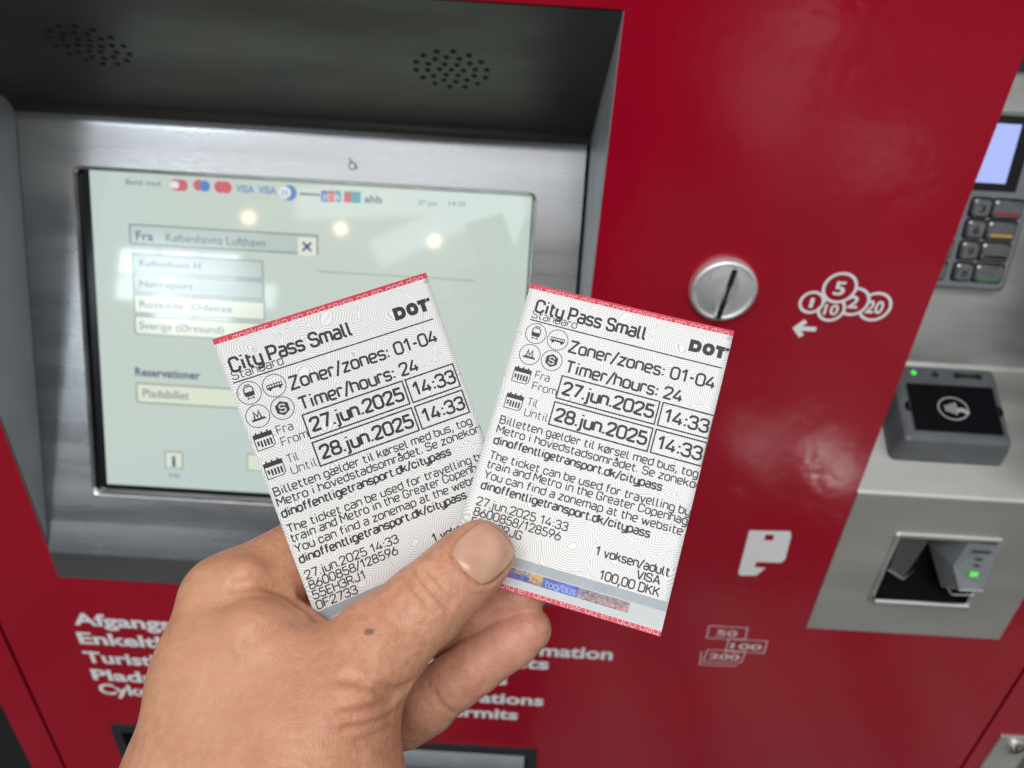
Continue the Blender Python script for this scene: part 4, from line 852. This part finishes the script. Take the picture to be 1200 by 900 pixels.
# skin folds: (points in the photo's outline of the fold, half width mm, depth mm)
FOLDS = [
 ([(476, 674), (484, 688), (497, 703), (509, 716)],   .6, .75), ([(487, 668), (499, 684), (513, 700), (526, 712)], .6, .85), ([(497, 663), (510, 677), (524, 694), (531, 703)], .55, .6), ([(469, 686), (477, 697), (487, 710)], .5, .45), ([(505, 690), (512, 701), (516, 713)], .4, .30),
 ([(476, 806), (466, 810), (456, 811), (446, 809)], 1.2, 1.6), ([(466, 812), (452, 808), (436, 803), (418, 797), (400, 795)], 1.0, 1.5), ([(459, 822), (438, 829), (415, 836), (398, 837)], .8, 1.0), ([(458, 838), (440, 846), (420, 852), (404, 852)], .7, .55), ([(456, 852), (438, 862), (420, 868)], .7, .4),
 ([(374, 727), (352, 711), (326, 692), (300, 683), (276, 686)], 1.1, 1.0), ([(374, 727), (345, 728), (315, 738), (292, 752)], 1.3, .8), ([(338, 690), (318, 676), (298, 672)], .8, .5),
 ([(509, 806), (513, 819), (522, 829), (531, 836)], .55, .6), ([(502, 800), (506, 814), (513, 826)], .5, .4), ([(550, 768), (554, 780), (560, 789)], .5, .25), ([(300, 770), (272, 775), (246, 786)], 1.3, .35),
]
FOLD3 = [([trace(x, y) for x, y in bez(pts, 5)], w, dp) for pts, w, dp in FOLDS]
DIRV = np.array([.7246, .6892]); PERP = np.array([.6892, -.7246])     # along the thumb / across it, image axes with y up
def nail_px(a, b): return 566.5 + 27.5 * a * DIRV[0] + b * PERP[0], 648.5 - (27.5 * a * DIRV[1] + b * PERP[1])
def nail_w(a): return 31.5 * (1 - abs(min(0, a + .1)) ** 4 * .38) * (1 - max(0, a - .3) ** 2.2 * .55)
NB = [nail_px(-1 + .0, s * nail_w(-1) * 1.0) for s in np.linspace(-1, 1, 9)]
NSIDE = [[nail_px(a, sg * (nail_w(a) + .5)) for a in np.linspace(-1.0, .8, 10)] for sg in (-1, 1)]
NF3 = [([trace(x, y) for x, y in [nail_px(-1.03 - .10 * (1 - s * s), s * nail_w(-1)) for s in np.linspace(-1, 1, 11)]], .55, .85)] + [([trace(x, y) for x, y in q], .55, .8) for q in NSIDE]
# sample the field on a grid
VX = .62
lo = np.array([-112., -150., -276.]); hi = np.array([16., -26., -176.])
ng = np.ceil((hi - lo) / VX).astype(int)
ax = [lo[i] + VX * np.arange(ng[i]) for i in range(3)]
coarse = 4; cg = [a[::coarse] for a in ax]
D = np.empty(ng, np.float32)
for i0 in range(0, ng[0], 16):
    G = np.stack(np.meshgrid(ax[0][i0:i0 + 16], ax[1], ax[2], indexing='ij'), -1); D[i0:i0 + 16] = field(G)
def polyline_dist(P, pts):
    d = np.full(P.shape[:-1], 1e9)
    for a, b in zip(pts[:-1], pts[1:]): d = np.minimum(d, cone(P, a, b, 0, 0) if np.linalg.norm(b - a) > 1e-6 else np.sqrt(((P - a) ** 2).sum(-1)))
    return d
for pts, w, dp in FOLD3 + NF3:
    A = np.array(pts); i0 = np.maximum(0, ((A.min(0) - 5 - lo) / VX).astype(int)); i1 = np.minimum(ng, ((A.max(0) + 5 - lo) / VX).astype(int) + 1)
    G = np.stack(np.meshgrid(*[ax[k][i0[k]:i1[k]] for k in range(3)], indexing='ij'), -1); sl_ = tuple(slice(i0[k], i1[k]) for k in range(3))
    q = polyline_dist(G, A); tt = np.exp(-(q / (w * 1.25)) ** 2)
    dp *= .8
    D[sl_] += (dp * tt - dp * (.28 if dp < .9 else .10) * np.exp(-((q - w * 2.6) / (w * 1.2)) ** 2)).astype(np.float32)
def surface_nets(D, ng, lo, VX):
    ins = D < 0
    cube = np.zeros(tuple(n - 1 for n in ng), np.uint8)
    offs = [(i, j, k) for i in (0, 1) for j in (0, 1) for k in (0, 1)]
    def sub(a, o): return a[o[0]:a.shape[0] - 1 + o[0], o[1]:a.shape[1] - 1 + o[1], o[2]:a.shape[2] - 1 + o[2]]
    for o_ in offs: cube += sub(ins, o_)
    act = (cube > 0) & (cube < 8); idx = np.full(cube.shape, -1, np.int64); ai = np.argwhere(act); idx[act] = np.arange(len(ai))
    acc = np.zeros((len(ai), 3)); cnt = np.zeros(len(ai))
    for a in offs:
        for k in range(3):
            if a[k]: continue
            b = list(a); b[k] = 1; b = tuple(b)
            da = D[ai[:, 0] + a[0], ai[:, 1] + a[1], ai[:, 2] + a[2]]; db = D[ai[:, 0] + b[0], ai[:, 1] + b[1], ai[:, 2] + b[2]]
            m_ = (da < 0) != (db < 0); t_ = np.where(m_, da / np.where(m_, da - db, 1), 0)
            p_ = np.array(a, float)[None].repeat(len(ai), 0); p_[:, k] += t_; acc[m_] += p_[m_]; cnt[m_] += 1
    HV = lo + (ai + acc / cnt[:, None]) * VX
    quads = []
    for k in range(3):
        k1, k2 = (k + 1) % 3, (k + 2) % 3
        a_ = [slice(1, -1)] * 3; a_[k] = slice(0, -1); b_ = list(a_); b_[k] = slice(1, None)
        da, db = ins[tuple(a_)], ins[tuple(b_)]; ch = np.argwhere(da != db)
        base_i = ch + 1; base_i[:, k] -= 1
        sgn = da[tuple(ch.T)]
        def cell(o1, o2):
            c_ = base_i.copy(); c_[:, k1] -= o1; c_[:, k2] -= o2; c_ = np.minimum(c_, np.array(idx.shape) - 1); return idx[tuple(c_.T)]
        q = np.stack([cell(1, 1), cell(0, 1), cell(0, 0), cell(1, 0)], 1); q[~sgn] = q[~sgn][:, ::-1]; quads.append(q[(q >= 0).all(1)])
    return HV, np.concatenate(quads)
HV, quads = surface_nets(D, ng, lo, VX)
# colour landmarks live on the skin itself: mole, knuckle redness
SKIN = bpy.data.materials.new('skin'); SKIN.use_nodes = True
sn = SKIN.node_tree; sb_ = sn.nodes['Principled BSDF']; SL = sn.links.new
hand_base = C + R @ (hp(300, 860, 212) / 1000)
def local(px, py): return (C + R @ (trace(px, py) / 1000)) - hand_base
stc = N(sn, 'ShaderNodeTexCoord')
n1 = N(sn, 'ShaderNodeTexNoise', Scale=85.0, Detail=4.0, Roughness=.6); SL(stc.outputs['Object'], n1.inputs['Vector'])
r1 = ramp(sn, [(.30, (.50, .225, .13)), (.52, (.58, .30, .18)), (.72, (.65, .365, .23))]); SL(n1.outputs['Fac'], r1.inputs[0])
n2 = N(sn, 'ShaderNodeTexNoise', Scale=420.0, Detail=3.0); SL(stc.outputs['Object'], n2.inputs['Vector'])
r2 = ramp(sn, [(.36, (.86, .79, .76)), (.6, (1, 1, 1))]); SL(n2.outputs['Fac'], r2.inputs[0])
mxs = N(sn, 'ShaderNodeMix'); mxs.data_type = 'RGBA'; mxs.blend_type = 'MULTIPLY'; mxs.inputs[0].default_value = 1; SL(r1.outputs[0], mxs.inputs[6]); SL(r2.outputs[0], mxs.inputs[7])
prev = mxs.outputs[2]
def spot(px, py, rad, col, soft, scale=(1, 1, 1), amt=1.0):
    global prev
    sub_ = N(sn, 'ShaderNodeVectorMath'); sub_.operation = 'SUBTRACT'; sub_.inputs[1].default_value = tuple(local(px, py)); SL(stc.outputs['Object'], sub_.inputs[0])
    nzz = N(sn, 'ShaderNodeTexNoise', Scale=500.0); SL(stc.outputs['Object'], nzz.inputs['Vector'])
    ln = N(sn, 'ShaderNodeVectorMath'); ln.operation = 'LENGTH'
    ms = N(sn, 'ShaderNodeVectorMath'); ms.operation = 'MULTIPLY'; ms.inputs[1].default_value = scale; SL(sub_.outputs[0], ms.inputs[0]); SL(ms.outputs[0], ln.inputs[0])
    q = N(sn, 'ShaderNodeMapRange'); q.inputs['From Min'].default_value = rad * (1 - soft); q.inputs['From Max'].default_value = rad * (1 + soft); q.inputs['To Min'].default_value = amt; q.inputs['To Max'].default_value = 0
    SL(ln.outputs['Value'], q.inputs['Value'])
    mm = N(sn, 'ShaderNodeMix'); mm.data_type = 'RGBA'; SL(q.outputs[0], mm.inputs[0]); SL(prev, mm.inputs[6]); mm.inputs[7].default_value = (*col, 1); prev = mm.outputs[2]
spot(270, 700, .02, (.62, .34, .19), .9, amt=.5); spot(330, 800, .03, (.58, .26, .16), .9, amt=.5); spot(240, 830, .02, (.60, .32, .19), .9, amt=.5); spot(600, 752, .013, (.64, .30, .235), .8, amt=.6); spot(555, 690, .010, (.56, .27, .18), .8, amt=.5); spot(500, 830, .016, (.60, .31, .235), .8, amt=.45); spot(290, 690, .012, (.62, .34, .21), .8, amt=.4)
spot(433, 740.5, .0008, (.17, .08, .045), .45, (.7, 1, 1.3), .85); spot(429.5, 741.5, .0006, (.24, .11, .06), .5, amt=.8)
SL(prev, sb_.inputs['Base Color'])
sb_.inputs['Subsurface Weight'].default_value = .35; sb_.inputs['Subsurface Radius'].default_value = (1.0, .36, .18); sb_.inputs['Subsurface Scale'].default_value = .0035
sb_.inputs['Roughness'].default_value = .42; sb_.inputs['Specular IOR Level'].default_value = .42
v1 = N(sn, 'ShaderNodeTexVoronoi', Scale=1150.0); v1.feature = 'DISTANCE_TO_EDGE'; SL(stc.outputs['Object'], v1.inputs['Vector'])
n3 = N(sn, 'ShaderNodeTexNoise', Scale=260.0, Detail=5.0); SL(stc.outputs['Object'], n3.inputs['Vector'])
mad = N(sn, 'ShaderNodeMath'); mad.operation = 'MULTIPLY_ADD'; mad.inputs[1].default_value = .35; SL(v1.outputs['Distance'], mad.inputs[0]); SL(n3.outputs['Fac'], mad.inputs[2])
bp = N(sn, 'ShaderNodeBump', Strength=.75, Distance=.0006); SL(mad.outputs[0], bp.inputs['Height']); SL(bp.outputs[0], sb_.inputs['Normal'])
NAIL = bpy.data.materials.new('nail'); NAIL.use_nodes = True
nn_ = NAIL.node_tree; nb_ = nn_.nodes['Principled BSDF']; ntc = N(nn_, 'ShaderNodeTexCoord'); nno = N(nn_, 'ShaderNodeTexNoise', Scale=160.0, Detail=3.0); nrr = ramp(nn_, [(.35, (.56, .30, .20)), (.65, (.64, .37, .265))])
nn_.links.new(ntc.outputs['Object'], nno.inputs['Vector']); nn_.links.new(nno.outputs['Fac'], nrr.inputs[0]); nn_.links.new(nrr.outputs[0], nb_.inputs['Base Color'])
nb_.inputs['Roughness'].default_value = .22; nb_.inputs['Subsurface Weight'].default_value = .25; nb_.inputs['Subsurface Radius'].default_value = (1, .4, .25); nb_.inputs['Subsurface Scale'].default_value = .002
nmp = N(nn_, 'ShaderNodeMapping'); nmp.inputs['Scale'].default_value = (600, 600, 600); nbm = N(nn_, 'ShaderNodeTexNoise', Scale=1.0); nn_.links.new(ntc.outputs['Object'], nmp.inputs[0]); nn_.links.new(nmp.outputs[0], nbm.inputs['Vector']); nbb = N(nn_, 'ShaderNodeBump', Strength=.12, Distance=.0002); nn_.links.new(nbm.outputs['Fac'], nbb.inputs['Height']); nn_.links.new(nbb.outputs[0], nb_.inputs['Normal'])

WV = C + (HV / 1000) @ R.T - hand_base
me = bpy.data.meshes.new('person'); me.vertices.add(len(WV)); me.vertices.foreach_set('co', WV.astype(np.float32).ravel())
me.loops.add(len(quads) * 4); me.loops.foreach_set('vertex_index', quads.astype(np.int32).ravel())
me.polygons.add(len(quads)); me.polygons.foreach_set('loop_start', (np.arange(len(quads)) * 4).astype(np.int32)); me.polygons.foreach_set('loop_total', np.full(len(quads), 4, np.int32))
me.polygons.foreach_set('use_smooth', [True] * len(quads)); me.update(calc_edges=True); me.validate(); me.materials.append(SKIN)
person = bpy.data.objects.new('person', me); COL.objects.link(person); person.location = tuple(hand_base)
person['label'] = 'bare left hand of a person pinching two paper tickets between thumb and fingers'; person['category'] = 'person'
sm_ = person.modifiers.new('relax', 'SMOOTH'); sm_.factor = .5; sm_.iterations = 2
# thumbnail: a curved plate lying in its bed
NVv = []; na, nb2 = 22, 18; ctr = trace(*nail_px(0, 0)); tow = -nrm(ctr)
for i in range(na + 1):
    a = -1 + 2.02 * i / na
    for j in range(nb2 + 1):
        s = -1 + 2 * j / nb2; aa = a - .13 * (1 - s * s) * (1 if a < -.5 else 0) * (-a - .5) * 2 + (.16 * (1 - s * s) if a > .3 else 0) * max(0, (a - .3) / .7)
        x, y = nail_px(aa, s * nail_w(a)); p = trace(x, y)
        if p[2] < -262: p = hp(x, y, -ctr[2])
        NVv.append(p)
NVv = np.array(NVv).reshape(na + 1, nb2 + 1, 3)
for _ in range(6):                       # stiffen: a nail is smoother than the flesh under it
    q = NVv.copy(); q[1:-1] = (NVv[:-2] + NVv[2:] + 2 * NVv[1:-1]) / 4; q[:, 1:-1] = (q[:, :-2] + q[:, 2:] + 2 * q[:, 1:-1]) / 4; NVv = q
lift = np.zeros((na + 1, nb2 + 1))
for i in range(na + 1):
    for j in range(nb2 + 1):
        s = -1 + 2 * j / nb2; a = -1 + 2 * i / na; lift[i, j] = .42 * min(1, (1 - abs(s)) * 5 + .1) * min(1, (a + 1) * 4 + .1)
V = (C + ((NVv + tow * lift[..., None]).reshape(-1, 3) / 1000) @ R.T) - hand_base
Fq = [(i * (nb2 + 1) + j, i * (nb2 + 1) + j + 1, (i + 1) * (nb2 + 1) + j + 1, (i + 1) * (nb2 + 1) + j) for i in range(na) for j in range(nb2)]
me = bpy.data.meshes.new('thumbnail'); me.from_pydata([tuple(p) for p in V], [], Fq); me.materials.append(NAIL); me.polygons.foreach_set('use_smooth', [True] * len(Fq)); me.update()
nailo = bpy.data.objects.new('thumbnail', me); COL.objects.link(nailo); nailo.parent = person
sd = nailo.modifiers.new('thick', 'SOLIDIFY'); sd.thickness = .0004; sd.offset = 0

# the photographer behind the phone: dark jacket and trousers, mirrored dimly in steel and paint
def cloth_part(name, segs, m_, vx=.014, k=.05):
    pts = np.array([q[:3] for sg in segs for q in sg]); rm = max(q[3] for sg in segs for q in sg) + .03
    lo_ = pts.min(0) - rm; n_ = np.ceil((pts.max(0) + rm - lo_) / vx).astype(int) + 1
    G = np.stack(np.meshgrid(*[lo_[i] + vx * np.arange(n_[i]) for i in range(3)], indexing='ij'), -1); d = None
    for sg in segs:
        for p, q in zip(sg[:-1], sg[1:]):
            e = cone(G, np.array(p[:3]), np.array(q[:3]), p[3], q[3]); d = e if d is None else smin(d, e, k)
    v_, q_ = surface_nets(d, n_, lo_, vx)
    me = bpy.data.meshes.new(name); me.from_pydata([tuple(p) for p in v_ - hand_base], [], [tuple(map(int, f)) for f in q_]); me.materials.append(m_); me.polygons.foreach_set('use_smooth', [True] * len(q_)); me.update()
    o = bpy.data.objects.new(name, me); COL.objects.link(o); o.parent = person
    md = o.modifiers.new('relax', 'SMOOTH'); md.iterations = 4; return o
wr = C + R @ (hp(312, 1118, 198) / 1000); fa = C + R @ (hp(318, 1050, 200) / 1000)
JM = mat('dark_jacket', (.018, .02, .026), .8, bump=(400, .4, .001), var=(8, .2)); TM_ = mat('dark_trousers', (.02, .022, .03), .85, bump=(500, .3, .001))
cloth_part('jacket', [[(-.13, -1.0, 1.36, .08), (.15, -1.0, 1.36, .08)], [(-.09, -1.0, 1.30, .13), (-.08, -1.0, .92, .12)], [(.11, -1.0, 1.30, .13), (.10, -1.0, .92, .12)], [(.01, -1.0, 1.25, .14), (.01, -1.0, .92, .14)],
    [(-.19, -.98, 1.35, .068), (-.20, -.72, 1.13, .055), (*wr, .036)], [(.21, -.98, 1.35, .068), (.27, -.78, 1.12, .055), (.12, -.62, 1.36, .042)], [(.01, -1.01, 1.40, .075), (.01, -1.0, 1.46, .066)]], JM)
cloth_part('trousers', [[(-.08, -1.0, .92, .115), (-.09, -1.0, .52, .075), (-.10, -1.01, .07, .055)], [(.10, -1.0, .92, .115), (.11, -1.0, .52, .075), (.12, -1.01, .07, .055)]], TM_)
